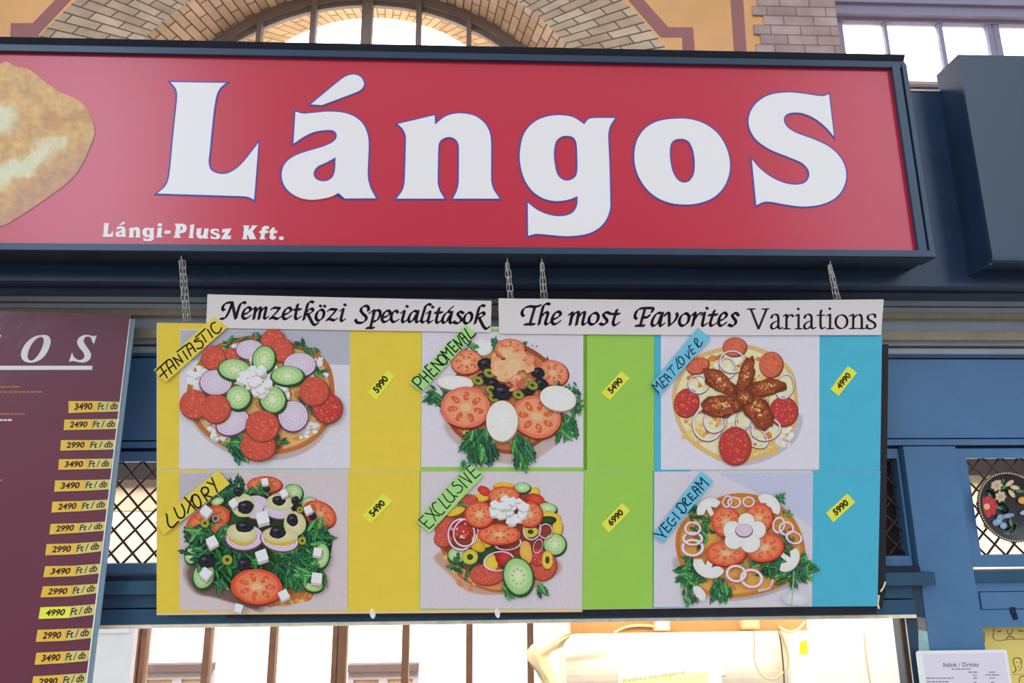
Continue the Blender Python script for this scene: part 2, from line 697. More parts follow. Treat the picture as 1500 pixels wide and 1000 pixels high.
M_brick_pier = brick_mat('pier_brick', (150, 130, 126), (134, 114, 112), (112, 92, 90), 0.27, 0.085, 0.006, k=0.60)
M_brick_sun = brick_mat('sunlit_arch_brick', (226, 196, 150), (212, 180, 138), (160, 120, 90), 0.27, 0.085, 0.007, k=0.85)  # paler copy of the arch brick, sky brightness put into its colour
M_arch_frame = mat('grey_brown_window_frame', (112, 98, 90), rough=0.6, var=0.1, vscale=6, k=0.7)
M_lilac_frame = mat('lilac_grey_window_frame', (116, 112, 132), rough=0.6, var=0.06, vscale=6, k=0.6)
M_lead = mat('lead_sill', (96, 94, 106), rough=0.6, var=0.2, vscale=9, k=0.6)
M_mullion = mat('brown_wood_mullion', (118, 86, 66), rough=0.6, var=0.18, vscale=10, k=0.6)
M_facade = mat('white_facade', (248, 248, 246), rough=0.9, k=0.9)
M_pvc = mat('white_pvc_frame', (206, 206, 220), rough=0.5, k=2.2)
M_lintel_out = mat('brown_header', (120, 104, 100), rough=0.7, k=2.2)
M_curtain = mat('pale_curtain', (228, 206, 176), rough=0.9, var=0.15, vscale=9, k=1.6)
M_glass = mat('window_glass', (255, 255, 255), rough=0.0, spec=0.5, raw=True, trans=1.0)
M_cream = mat('cream_interior_paint', (242, 230, 214), rough=0.8, k=0.8)
M_peach = mat('peach_interior_paint', (234, 202, 174), rough=0.8, k=0.8)
M_header = mat('varnished_header_board', (206, 158, 108), rough=0.5, var=0.12, vscale=12, k=1.0)
M_lit_return = mat('lit_return_teal', (150, 182, 184), rough=0.5, var=0.2, vscale=20)  # interior light on the jamb return put into the colour
M_lit_return_dim = mat('lit_return_grey', (118, 116, 112), rough=0.5, var=0.2, vscale=20)  # dimmer end of the light painted on the jamb return
M_dark = mat('dark_interior_board', (44, 40, 44), rough=0.8)
M_pale_panel = mat('pale_whitewashed_panel', (236, 236, 242), rough=0.8, var=0.03, vscale=4, k=0.75)
M_inox = mat('brushed_stainless_steel', (222, 214, 200), rough=0.42, metal=0.45, var=0.08, vscale=14, k=1.0)
M_white_gloss = mat('white_enamel', (246, 244, 238), rough=0.4, k=0.95)
M_notice = mat('white_notice_paper', (250, 248, 238), rough=0.6, k=0.95)
M_notice_yellow = mat('pale_yellow_notice', (250, 244, 176), rough=0.6, k=0.95)
M_notice_ink = mat('olive_notice_ink', (170, 160, 90), rough=0.6, k=0.95)
M_plastic = mat('yellowed_plastic_sheet', (244, 220, 176), rough=0.4, var=0.08, vscale=25, bump=0.3, bscale=30, k=0.95)
M_box = mat('cream_plastic_box', (240, 208, 164), rough=0.5, k=0.95)
M_cable = mat('ivory_cable', (206, 184, 140), rough=0.5, k=0.95)
M_cable_dark = mat('dark_cable', (84, 62, 34), rough=0.5)
M_sticky = mat('fluorescent_yellow_note', (240, 236, 30), rough=0.6, k=0.9)
M_wood_dark = mat('dark_brown_wood', (52, 38, 28), rough=0.6, var=0.2, vscale=20)
M_tube = mat('warm_tube_light', (255, 232, 190), raw=True, emit=14.0)
M_amber = mat('amber_poster', (250, 200, 112), rough=0.6, var=0.05, vscale=8)
M_sketch = mat('brown_sketch_ink', (150, 100, 52), rough=0.6)
M_lav = mat('lavender_grey_paper', (214, 206, 218), rough=0.5)
M_grey_ink = mat('grey_ink', (112, 104, 116), rough=0.6)

# =================================================================== hall wall behind the stalls
YW = 5.5
WP = wall_plane(YW)
CX = -1.08


def arc(cz, R, a0, a1, n):
    return [(CX + R * math.cos(a0 + (a1 - a0) * i / n), cz + R * math.sin(a0 + (a1 - a0) * i / n)) for i in range(n + 1)]


OUT = (4.05, 3.17)
MID = (4.38, 2.28)
GLZ = (4.515, 2.16)
A0, A1, NA = math.radians(-12), math.radians(192), 64
outer_arc = arc(*OUT, A0, A1, NA)
mb = MB()
win2_x0, win2_z0, win2_z1 = pt(1229, 60, YW).x, pt(1345, 121, YW).z, 9.6
lowx0, lowx1, lowz0, lowz1 = pt(90, 917, YW).x, pt(835, 917, YW).x, -1.0, 1.62
zch = outer_arc[0][1]                     # springing line of the arch
mb.prism([(-9, zch), (outer_arc[-1][0], zch)] + outer_arc[::-1][1:-1] + [(outer_arc[0][0], zch), (win2_x0, zch), (win2_x0, 12), (-9, 12)], -0.5, 0.0, 0)
mb.rect(win2_x0, win2_z1, 9, 12, -0.5, 0.0)
mb.rect(win2_x0 + 6, zch, 9, win2_z1, -0.5, 0.0)
mb.rect(win2_x0, zch, win2_x0 + 6, win2_z0, -0.5, 0.0)
mb.rect(-9, lowz1, 9, zch, -0.5, 0.0)
mb.rect(-9, -1.5, lowx0, lowz1, -0.5, 0.0)
mb.rect(lowx1, -1.5, 9, lowz1, -0.5, 0.0)
# painted plum bands of the wall decoration
c2 = lambda pts: [WP.P(*p) for p in pts]
for poly in ([(132, -30), (81, 0), (48, 34), (16, 34), (13, 90), (55, 90), (57, 50), (104, 0), (150, -30)],
             [(900, -26), (920, 0), (968, 55), (999, 55), (1001, 100), (1020, 100), (1015, 40), (979, 40), (943, 0), (925, -26)],
             [(1067, -40), (1086, -40), (1095, 100), (1077, 100)]):
    mb.prism(c2(poly), -0.01, 0.002, 1)
struct(mb.build('wall_back', [M_ochre, M_band], M=WP.M))


def arch_skin(name, m, c0, y0, c1, y1, na=NA, nb=6, vlen=None):
    mb = MB()
    mb.uv = []
    a = arc(*c0, A0, A1, na)
    b = arc(*c1, A0, A1, na)
    Rm = 0.5 * (c0[1] + c1[1])
    for i in range(na + 1):
        L = math.hypot(math.hypot(a[i][0] - b[i][0], a[i][1] - b[i][1]), y1 - y0)
        for k in range(nb + 1):
            f = k / nb
            mb.vert((a[i][0] + (b[i][0] - a[i][0]) * f, y0 + (y1 - y0) * f, a[i][1] + (b[i][1] - a[i][1]) * f))
            mb.uv.append((L * f + 0.05, Rm * (A0 + (A1 - A0) * i / na)))
    for i in range(na):
        for k in range(nb):
            p = i * (nb + 1) + k
            mb.face((p, p + 1, p + nb + 2, p + nb + 1))
    return struct(mb.build(name, m))


arch_skin('wall_arch_ring', M_brick, OUT, YW - 0.004, MID, YW + 0.02)
arch_skin('wall_arch_soffit', M_brick, MID, YW + 0.02, GLZ, YW + 0.52)
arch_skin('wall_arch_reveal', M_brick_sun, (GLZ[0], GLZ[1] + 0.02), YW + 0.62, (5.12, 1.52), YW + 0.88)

# lunette window: curved frame and glazing bars
YG = YW + 0.52
mb = MB()
fo, fi = arc(*GLZ, A0, A1, NA), arc(GLZ[0], GLZ[1] - 0.10, A0, A1, NA)
GP = wall_plane(YG)
mb.prism(fo + fi[::-1], -0.08, 0.0, 0)
fo2, fi2 = arc(GLZ[0], GLZ[1] - 0.10, A0, A1, NA), arc(GLZ[0], GLZ[1] - 0.14, A0, A1, NA)
mb.prism(fo2 + fi2[::-1], -0.08, -0.03, 0)
wfr = struct(mb.build('window_1', [M_arch_frame], M=GP.M))
for (p, w) in ((380, 0.045), (458, 0.05), (537, 0.10), (613, 0.05), (687, 0.045)):
    x = pt(p, 45, YG).x
    top = GLZ[0] + math.sqrt(max(0.05, (GLZ[1] - 0.05) ** 2 - (x - CX) ** 2))
    b = MB()
    b.box((x - w/2, YG - 0.02, 3.6), (x + w/2, YG + 0.07, top))
    b.build('glazing_bar', [M_arch_frame], parent=wfr, M=Matrix())
b = MB()
gp = arc(GLZ[0], GLZ[1] - 0.10, A0, A1, NA)
b.prism(gp, -0.045, -0.040)
b.build('pane', [M_glass], parent=wfr, M=GP.M)

# brick pier beside the right-hand window
pb = MB()
pb.uv = []
px0, px1 = pt(1112, 40, YW).x, win2_x0
z = 4.6
rowh = 0.098
row = 0
rnd = random.Random(3)
while z < 9.5:
    x0 = px0 + (0.0, -0.055, 0.045, -0.05)[row % 4]
    for (a, b_, yy) in ((x0, px1, -0.012),):
        v0 = len(pb.v)
        pb.box((a, YW + yy, z), (b_, YW + 0.01, z + rowh))
        for q in pb.v[v0:]:
            pb.uv.append((q[0] + 0.01 * row, (q[2] - 4.6) * 0.085 / 0.098))
    z += rowh
    row += 1
pier = struct(pb.build('wall_pier', M_brick_pier))

# right-hand window of the hall wall
Y2 = YW + 0.25
wf = MB()
xa = win2_x0 - 0.02
zt, zs = pt(1345, 32, Y2).z, pt(1345, 121, Y2).z
wf.box((xa, Y2 - 0.10, zt), (xa + 5, Y2 + 0.05, zt + 0.55))
wf.box((xa, Y2 - 0.13, zt + 0.10), (xa + 5, Y2 - 0.02, zt + 0.16))
wf.box((xa, Y2 - 0.04, zt - 0.035), (xa + 5, Y2 + 0.03, zt))
wf.box((xa, Y2 - 0.02, zs - 0.12), (xa + 5, Y2 + 0.05, zs + 0.002))
w2 = struct(wf.build('window_2', [M_lilac_frame]))
for p, w in ((1230, 0.05), (1296.5, 0.028), (1376.5, 0.04), (1447.5, 0.04), (1458.5, 0.05), (1535, 0.04)):
    x = pt(p, 55, Y2).x
    b = MB()
    b.box((x - w/2, Y2 - 0.03, zs - 0.01), (x + w/2, Y2 + 0.03, zt + 0.01))
    b.build('glazing_bar', [M_lilac_frame], parent=w2, M=Matrix())
b = MB()
b.box((xa, Y2 + 0.004, zs), (xa + 5, Y2 + 0.008, zt))
b.build('pane', [M_glass], parent=w2, M=Matrix())
b = MB()
zsl = pt(1345, 122.5, YW - 0.05).z
b.box((xa - 0.05, YW - 0.05, zsl - 0.03), (xa + 6, Y2 - 0.03, zsl), 0)
b.box((xa - 0.05, YW - 0.03, zsl - 0.30), (xa + 6, YW - 0.001, zsl - 0.03), 0)
struct(b.build('trim_sill', [M_lead]))

# lower window seen through the serving hatch
Y3 = YW + 0.12
wl = MB()
wl.box((lowx0 - 0.05, Y3 - 0.03, 1.55), (lowx1 + 0.05, Y3 + 0.05, 1.70))
w3 = struct(wl.build('window_3', [M_mullion]))
for (p0, p1) in ((200, 209), (212, 219), (302.5, 312), (397.5, 407), (489, 496), (498, 509.5), (590, 600), (683, 692.5), (772, 781)):
    xa_, xb_ = pt(p0, 925, Y3).x, pt(p1, 925, Y3).x
    b = MB()
    b.box((xa_, Y3 - 0.04, -1.0), (xb_, Y3 + 0.04, 1.62))
    b.build('mullion', [M_mullion], parent=w3, M=Matrix())
b = MB()
b.box((lowx0, Y3 + 0.004, -1.0), (lowx1, Y3 + 0.008, 1.6))
b.build('pane', [M_glass], parent=w3, M=Matrix())
# pale lining of the hall wall, left of that window
b = MB()
b.box((-6.5, YW - 0.06, -1.4), (pt(197, 925, YW - 0.06).x, YW, 1.75))
b.box((-6.5, YW - 0.075, 0.95), (pt(185, 975, YW - 0.06).x, YW, 0.99))
struct(b.build('wall_lining', [M_pale_panel]))

# facade across the street with two windows
YF = 14.0
fb = MB()
fb.box((-14, YF, -8), (10, YF + 0.3, 3.2))
bld = fb.build('facing_building', [M_facade])
tag(bld, 'overexposed white house front across the street, seen through the serving hatch', 'building')
for (pa, pb_) in ((213, 316), (512, 614)):
    x0, x1, zt_ = pt(pa, 972, YF).x, pt(pb_, 972, YF).x, pt(260 if pa < 400 else 560, 970, YF).z
    b = MB()
    b.box((x0, YF - 0.18, zt_ - 0.12), (x1, YF, zt_), 1)
    b.box((x0, YF - 0.10, zt_ - 0.26), (x1, YF, zt_ - 0.12), 0)
    b.box((x0, YF - 0.10, zt_ - 2.6), (x0 + 0.10, YF, zt_ - 0.26), 0)
    b.box((x1 - 0.10, YF - 0.10, zt_ - 2.6), (x1, YF, zt_ - 0.26), 0)
    xm = 0.5 * (x0 + x1)
    b.box((xm - 0.08, YF - 0.10, zt_ - 2.6), (xm + 0.08, YF, zt_ - 0.26), 0)
    f_ = b.build('house_window', [M_pvc, M_lintel_out], parent=bld, M=Matrix())
    b = MB()
    b.box((x0 + 0.1, YF - 0.05, zt_ - 2.6), (x1 - 0.1, YF - 0.02, zt_ - 0.26))
    b.build('curtain', [M_curtain], parent=f_, M=Matrix())

# =================================================================== stall front: fascia band, soffit, cornice
XL, XR = -2.1, 2.1
YS = 1.60                                   # face of the sign
zs_top, zs_red1, zs_red0, zs_bot = zat(67.5, 1.585), zat(92.0, YS), zat(364.3, YS), zat(371.5, 1.585)
YB = 1.69
zb_top, zb_bot = pt(1345, 134, YB).z, pt(1385, 419, YB).z
YC = 1.82
fbm = MB()
prof(fbm, [(YB, zb_bot), (YB, zb_top), (YB + 0.03, zb_top), (YB + 0.03, zb_bot + 0.02), (YC + 0.12, zb_bot + 0.02), (YC + 0.12, zb_bot)], XL, XR, 0)
# small mitred beads along the soffit
prof(fbm, [(YB + 0.045, zb_bot - 0.004), (YB + 0.045, zb_bot), (YB + 0.052, zb_bot), (YB + 0.052, zb_bot - 0.004)], XL, XR, 1)
struct(fbm.build('trim_fascia', [M_navy, M_navy_dark]))
lb = MB()
prof(lb, [(YB - 0.004, zb_top), (YB - 0.004, zb_top + 0.004), (YB + 0.05, zb_top + 0.004), (YB + 0.05, zb_top)], XL, XR, 0)
struct(lb.build('trim_flashing', [M_worn]))

YFZ = 1.90                                   # frieze and pilaster face
XREF = 1380
zc = lambda y, Y: pt(XREF, y, Y).z
cb = MB()
ystep = [(441, 447, 1.82, 1), (447, 451.5, 1.835, 2), (451.5, 456.5, 1.828, 1), (456.5, 466, 1.838, 0), (466, 486.5, 1.862, 1),
         (486.5, 497.5, 1.846, 0), (497.5, 505.5, 1.868, 1), (505.5, 511.5, 1.884, 2), (511.5, 518, 1.878, 1)]
for i, (a, b_, Y, m_) in enumerate(ystep):
    zt_ = zb_bot + 0.004 if i == 0 else zc(a, Y) + 0.002
    cb.box((XL, Y, zc(b_, Y)), (XR, 1.97, zt_), m_)
struct(cb.build('trim_cornice', [M_stone, M_stone_light, M_stone_dark]))

fz = MB()
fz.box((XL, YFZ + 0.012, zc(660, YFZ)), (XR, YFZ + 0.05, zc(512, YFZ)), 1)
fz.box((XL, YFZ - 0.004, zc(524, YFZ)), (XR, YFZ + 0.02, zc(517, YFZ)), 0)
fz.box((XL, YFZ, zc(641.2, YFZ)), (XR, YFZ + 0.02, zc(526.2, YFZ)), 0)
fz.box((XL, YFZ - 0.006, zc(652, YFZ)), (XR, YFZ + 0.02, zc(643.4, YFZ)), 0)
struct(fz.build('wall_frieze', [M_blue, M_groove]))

# screen windows either side of the board, with wire lattice
YWN = 1.905
z_wt, z_wb = pt(1330, 671, YWN).z, pt(1330, 814, YWN).z
z_ft, z_fb = pt(1330, 657, YWN).z, pt(1330, 831.5, YWN).z
pil_x0, pil_x1 = 1.127, 1.270


def screen(name, x0, x1, stile0, stile1):
    f = MB()
    f.box((x0, YWN, z_wt), (x1, YWN + 0.035, z_ft))
    f.box((x0, YWN, z_fb), (x1, YWN + 0.035, z_wb))
    f.box((x0, YWN, z_wb), (x0 + stile0, YWN + 0.035, z_wt))
    f.box((x1 - stile1, YWN, z_wb), (x1, YWN + 0.035, z_wt))
    o = struct(f.build(name, [M_blue]))
    w = MB()
    a0, a1, b0, b1 = x0 + stile0 - 0.004, x1 - stile1 + 0.004, z_wb - 0.004, z_wt + 0.004
    pw, ph = 0.0535, 0.0575
    Yw = YWN + 0.022
    k = math.floor((a0 / pw) - (b1 - b0) / ph) - 2
    while k * pw < a1 + (b1 - b0) * pw / ph + pw:
        for s in (1, -1):
            # line x = k*pw + s*(z-b0)*pw/ph
            def zz(x):
                return b0 + s * (x - k * pw) * ph / pw
            xs = sorted([k * pw, k * pw + s * (b1 - b0) * pw / ph])
            xa_, xb_ = max(a0, xs[0]), min(a1, xs[1])
            if xb_ - xa_ > 0.003:
                n = 6
                pts = []
                for i in range(n + 1):
                    x = xa_ + (xb_ - xa_) * i / n
                    pts.append((x, Yw + s * 0.0022, zz(x)))
                w.tube(pts, 0.0030, n=6)
        k += 1
    w.build('wire_lattice', [M_wire], parent=o, M=Matrix(), shade=True)
    return o


xw1 = pil_x0 - 0.006
screen('window_4', -1.25, -0.35, 0.03, 0.03)
screen('window_5', -0.34, xw1, 0.03, xw1 - pt(1322.5, 740, YWN).x)
xw2 = pt(1401, 690, YWN).x
screen('window_6', xw2, 2.1, pt(1418.5, 690, YWN).x - xw2, 0.03)

bl = MB()
bl.box((0.86, YWN + 0.05, z_wb - 0.03), (pil_x0, YWN + 0.06, z_wt + 0.03))
struct(bl.build('wall_dark_filler', [M_dark]))  # panel added to keep the view behind the lattice dark
pl = MB()
pl.box((pil_x0, YFZ - 0.012, 0.2), (pil_x1, YFZ + 0.05, zc(654, YFZ)))
struct(pl.build('trim_pilaster', [M_blue]))

# lintel over the hatch: ledge, face and worn lower edge
YL = 1.88
zl = lambda y: zat(y, YL)
zl1, zl2, zl3, zl4, zl5 = zl(838), zl(843.5), zl(862.5), zl(885), zl(907)
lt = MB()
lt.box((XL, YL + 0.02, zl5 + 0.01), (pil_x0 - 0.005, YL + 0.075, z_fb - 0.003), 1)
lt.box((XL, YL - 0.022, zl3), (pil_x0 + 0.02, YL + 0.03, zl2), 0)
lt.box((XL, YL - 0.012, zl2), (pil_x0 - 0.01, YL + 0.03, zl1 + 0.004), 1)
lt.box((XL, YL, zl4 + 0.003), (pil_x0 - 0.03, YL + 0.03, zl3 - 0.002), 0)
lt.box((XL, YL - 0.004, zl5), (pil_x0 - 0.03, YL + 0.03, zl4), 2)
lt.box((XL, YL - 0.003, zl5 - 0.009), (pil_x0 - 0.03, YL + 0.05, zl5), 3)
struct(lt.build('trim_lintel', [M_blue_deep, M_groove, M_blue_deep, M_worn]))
# hatch jamb beside the pilaster
jb = MB()
jx0, jx1 = pt(1315, 915, 1.90).x, pt(1321.5, 915, 1.90).x
jb.box((jx0, 1.885, 0.3), (jx1, 1.893, zl5), 0)
jb.box((jx1, 1.885, 0.3), (jx1 + 0.003, 1.893, zl5), 1)
jb.box((jx1 + 0.004, 1.89, 0.3), (pil_x0 + 0.002, 1.95, zl3), 2)
fj = lambda px, py: (lambda q: (q.x, 1.8895, q.z))(pt(px, py, 1.8895))
i4 = [jb.vert(fj(*q)) for q in ((1346, 960), (1364, 960), (1361, 925), (1345, 922))]
jb.face(i4[::-1], 3)  # return face coloured pale as if lit from inside
i4 = [jb.vert(fj(*q)) for q in ((1345, 922), (1361, 925), (1356, 905), (1343, 903))]
jb.face(i4[::-1], 4)
struct(jb.build('trim_jamb', [M_wood_dark, M_worn, M_rail, M_lit_return, M_lit_return_dim]))

# right-hand bay under window_6
rb = MB()
zr1, zr2, zr3, zr4, zr5 = (pt(1440, y, YFZ).z for y in (832, 851, 866, 893, 919))
xb0 = pil_x1 + 0.002
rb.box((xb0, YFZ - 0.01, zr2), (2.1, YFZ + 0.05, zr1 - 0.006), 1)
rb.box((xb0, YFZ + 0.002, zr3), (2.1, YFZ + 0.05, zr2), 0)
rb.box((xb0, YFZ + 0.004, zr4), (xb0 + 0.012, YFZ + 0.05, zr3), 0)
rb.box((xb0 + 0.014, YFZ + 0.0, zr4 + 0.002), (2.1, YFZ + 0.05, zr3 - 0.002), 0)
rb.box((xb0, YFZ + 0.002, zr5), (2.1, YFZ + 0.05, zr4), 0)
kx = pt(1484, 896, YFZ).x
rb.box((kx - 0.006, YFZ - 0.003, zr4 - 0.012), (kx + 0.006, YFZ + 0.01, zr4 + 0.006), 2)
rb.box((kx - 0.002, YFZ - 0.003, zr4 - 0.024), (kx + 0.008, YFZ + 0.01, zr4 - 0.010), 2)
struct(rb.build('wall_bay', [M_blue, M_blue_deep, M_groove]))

# timber header behind the lintel, carrying the junction boxes
hd = MB()
hd.box((pt(836, 915, 2.09).x, 2.09, pt(1000, 925.5, 2.09).z), (pt(1182, 915, 2.09).x, 2.12, zl5 + 0.12))
struct(hd.build('trim_header', [M_header]))
# stall interior: ceiling, upper back partition and right-hand lining
ib = MB()
ib.box((-3.2, 1.96, 2.20), (3.2, 3.1, 2.23), 0)
struct(ib.build('ceiling', [M_dark]))
ib = MB()
YP = 2.95
ib.box((-3.2, YP, 1.41), (3.2, YP + 0.03, 1.765), 0)
ib.box((-3.2, YP - 0.004, 1.765), (3.2, YP + 0.03, 1.885), 1)
ib.box((-3.2, YP - 0.06, 1.885), (3.2, YP + 0.03, 2.20), 2)
struct(ib.build('wall_partition', [M_cream, M_peach, M_dark]))
ib = MB()
YI = 2.80
ib.box((pt(834, 915, YI).x, YI, 0.6), (XR, YI + 0.03, 1.5), 0)
for k_ in range(3):
    xk = pt(1205 - 30 * k_, 930, YI).x
    ib.box((xk, YI - 0.001, 0.6), (xk + 0.002, YI, 1.5), 1)
struct(ib.build('wall_interior', [M_cream, M_peach]))

# =================================================================== the big red sign
SP = wall_plane(YS)
sx1 = pt(1303, 101, YS).x
sx0 = -1.95
sign = thing('shop_sign', 'long red fascia sign with large white letters above the hanging menu board', 'sign', SP.M)
b = MB()
b.box((sx0, YS, zs_red0 - 0.01), (sx1 + 0.01, YS + 0.012, zs_red1 + 0.01))
b.build('sign_face', [M_red], parent=sign, M=Matrix())
b = MB()
zmid = zat(79.5, 1.588)
prof(b, [(1.588, zmid), (1.606, zmid), (1.606, zs_red1), (1.590, zs_red1 + 0.001)], sx0, sx1 + 0.036, 0)
prof(b, [(1.585, zs_top - 0.002), (1.592, zs_top), (1.70, zs_top), (1.70, zmid), (1.594, zmid), (1.594, zmid + 0.006)], sx0, sx1 + 0.037, 1)  # upper half darker: moulding shade put into its colour
b.build('frame_rail', [M_rail, M_navy_dark], parent=sign, M=Matrix())
b = MB()
prof(b, [(1.5855, zs_bot + 0.001), (1.5855, zs_red0 - 0.001), (1.606, zs_red0), (1.606, zs_bot + 0.001)], sx0, sx1 + 0.038, 0)
prof(b, [(1.589, zs_bot - 0.001), (1.589, zs_bot + 0.001), (1.64, zs_bot + 0.001), (1.64, zs_bot - 0.001)], sx0, sx1 + 0.037, 1)  # dark underside strip, its shade painted by material
b.build('frame_rail', [M_rail, M_navy_dark], parent=sign, M=Matrix())
b = MB()
b.box((sx1, 1.588, zs_bot + 0.004), (sx1 + 0.020, 1.61, zs_red1 + 0.01), 0)
b.box((sx1 + 0.020, 1.597, zs_bot + 0.004), (sx1 + 0.026, 1.61, zs_red1 + 0.01), 1)
b.box((sx1 + 0.026, 1.587, zs_bot + 0.004), (sx1 + 0.038, 1.70, zs_red1 + 0.01), 0)
b.build('frame_stile', [M_rail, M_groove], parent=sign, M=Matrix())
b = MB()
b.box((sx0, 1.64, zs_bot + 0.002), (sx1 + 0.034, YB + 0.001, zs_bot + 0.02), 0)
b.box((sx0, 1.612, zs_bot + 0.02), (sx1 + 0.03, YB, zs_top - 0.01), 0)
b.build('sign_box', [M_navy_dark], parent=sign, M=Matrix())

A = (220, 90, 25 / 6)
B = (560, 120, 25 / 6)
Cc = (900, 110, 25 / 6)
c = 'c'
G = {}
G['L'] = (A, [[(125,128,c),(463,133,c),(425,168),(402,225),(385,340),(365,540),(358,620),(375,665),(425,687),(480,682),(540,645),(595,585),(662,498,c),(635,845,c),(600,828),(560,823,c),(45,807,c),(92,765),(113,720),(124,650),(145,430),(166,230),(160,172)]], [])
G['a'] = (A, [[(888,308,c),(935,320),(1000,315),(1090,308),(1180,315),(1250,340),(1300,385),(1328,450),(1334,520),(1328,690),(1342,765),(1378,836,c),(1188,837,c),(1150,803,c),(1100,828),(1000,845),(920,835),(850,795),(812,740),(805,680),(825,625),(880,580),(960,550),(1060,520),(1120,490),(1140,455),(1122,425),(1075,420),(1000,432),(940,460),(876,503,c)],
               [(982,263,c),(1080,182),(1180,102),(1235,82),(1282,95),(1305,135),(1290,170),(1250,192),(1150,230),(1048,268,c)]],
          [[(1133,585,c),(1080,615),(1020,645),(998,685),(1015,720),(1060,733),(1107,715),(1128,670)]])
G['n'] = (B, [[(95,258,c),(320,205,c),(322,262,c),(380,216),(440,196),(500,195),(570,212),(625,255),(655,310),(664,380),(664,600),(678,655),(715,713,c),(432,713,c),(456,665),(467,610),(468,400),(455,360),(425,340),(390,340),(355,360),(342,400),(338,600),(347,655),(378,713,c),(88,713,c),(125,660),(138,600),(145,340),(128,292)]], [])
G['g'] = (B, [[(1232,260,c),(1258,230),(1295,222),(1420,222,c),(1390,270),(1378,330),(1385,500),(1390,700),(1388,780),(1360,850),(1310,900),(1240,930),(1130,942),(1030,935),(940,928),(890,940,c),(888,738,c),(950,785),(1030,815),(1100,820),(1160,800),(1188,755),(1192,698,c),(1140,718),(1060,728),(980,710),(910,660),(862,580),(840,480),(845,390),(870,310),(930,245),(1010,212),(1090,205),(1165,218)]],
          [[(1125,330),(1165,340),(1185,375),(1190,450),(1190,540),(1178,580),(1140,602),(1100,597),(1068,565),(1052,500),(1047,430),(1060,365),(1090,337)]])
G['o'] = (Cc, [[(390,267),(480,275),(560,305),(630,360),(680,440),(703,530),(695,620),(655,700),(590,755),(500,785),(420,790),(330,778),(240,735),(170,660),(130,570),(122,480),(140,395),(190,325),(270,282)]],
          [[(405,390),(450,405),(478,455),(490,530),(485,600),(460,645),(425,658),(385,640),(355,590),(340,520),(338,450),(355,405)]])
G['S'] = (Cc, [[(1308,118,c),(1338,375,c),(1290,320),(1220,265),(1150,235),(1090,230),(1045,245),(1033,280),(1055,320),(1110,355),(1230,400),(1310,440),(1370,495),(1405,560),(1412,630),(1390,700),(1340,755),(1260,790),(1150,803),(1040,790),(960,775),(910,775),(865,795,c),(838,515,c),(880,565),(950,620),(1030,658),(1100,670),(1160,658),(1187,620),(1180,575),(1140,535),(1060,500),(950,455),(870,400),(830,340),(818,280),(835,215),(880,160),(950,122),(1050,108),(1150,115),(1230,127),(1275,130)]], [])
sign_off = 0.0038     # outline width in metres
for key in ('L', 'a', 'n', 'g', 'o', 'S'):
    (ox, oy, s), outs, holes = G[key]
    fn = crop(SP, ox, oy, s)
    b = MB()
    H = [[fn(*q) for q in smooth(h, 8)] for h in holes]
    for i, o_ in enumerate(outs):
        P_ = [fn(*q) for q in smooth(o_, 8)]
        hh = H if i == 0 else []
        b.prism(offset(P_, sign_off), 0.0, 0.0008, 1, holes=[offset(h, -sign_off) for h in hh], back=False)
        b.prism(P_, 0.0008, 0.0016, 0, holes=hh, back=False)
    b.build('letter', [M_white_vinyl, M_blue_vinyl], parent=sign, M=SP.M)

# small white lettering
SM = (140, 320, 1500 / 290)
fs = crop(SP, *SM)
b = MB()


def reuse(key, x0, y0, x1, y1):
    _, outs, holes = G[key]
    allp = [q for o_ in outs for q in smooth(o_, 4)]
    u0, u1 = min(q[0] for q in allp), max(q[0] for q in allp)
    v0, v1 = min(q[1] for q in allp), max(q[1] for q in allp)
    mp = lambda q: fs(x0 + (q[0]-u0)/(u1-u0)*(x1-x0), y0 + (q[1]-v0)/(v1-v0)*(y1-y0))
    for i, o_ in enumerate(outs):
        b.prism([mp(q) for q in smooth(o_, 4)], 0, 0.001, 0, holes=[[mp(q) for q in smooth(h, 4)] for h in holes] if i == 0 else [], back=False)


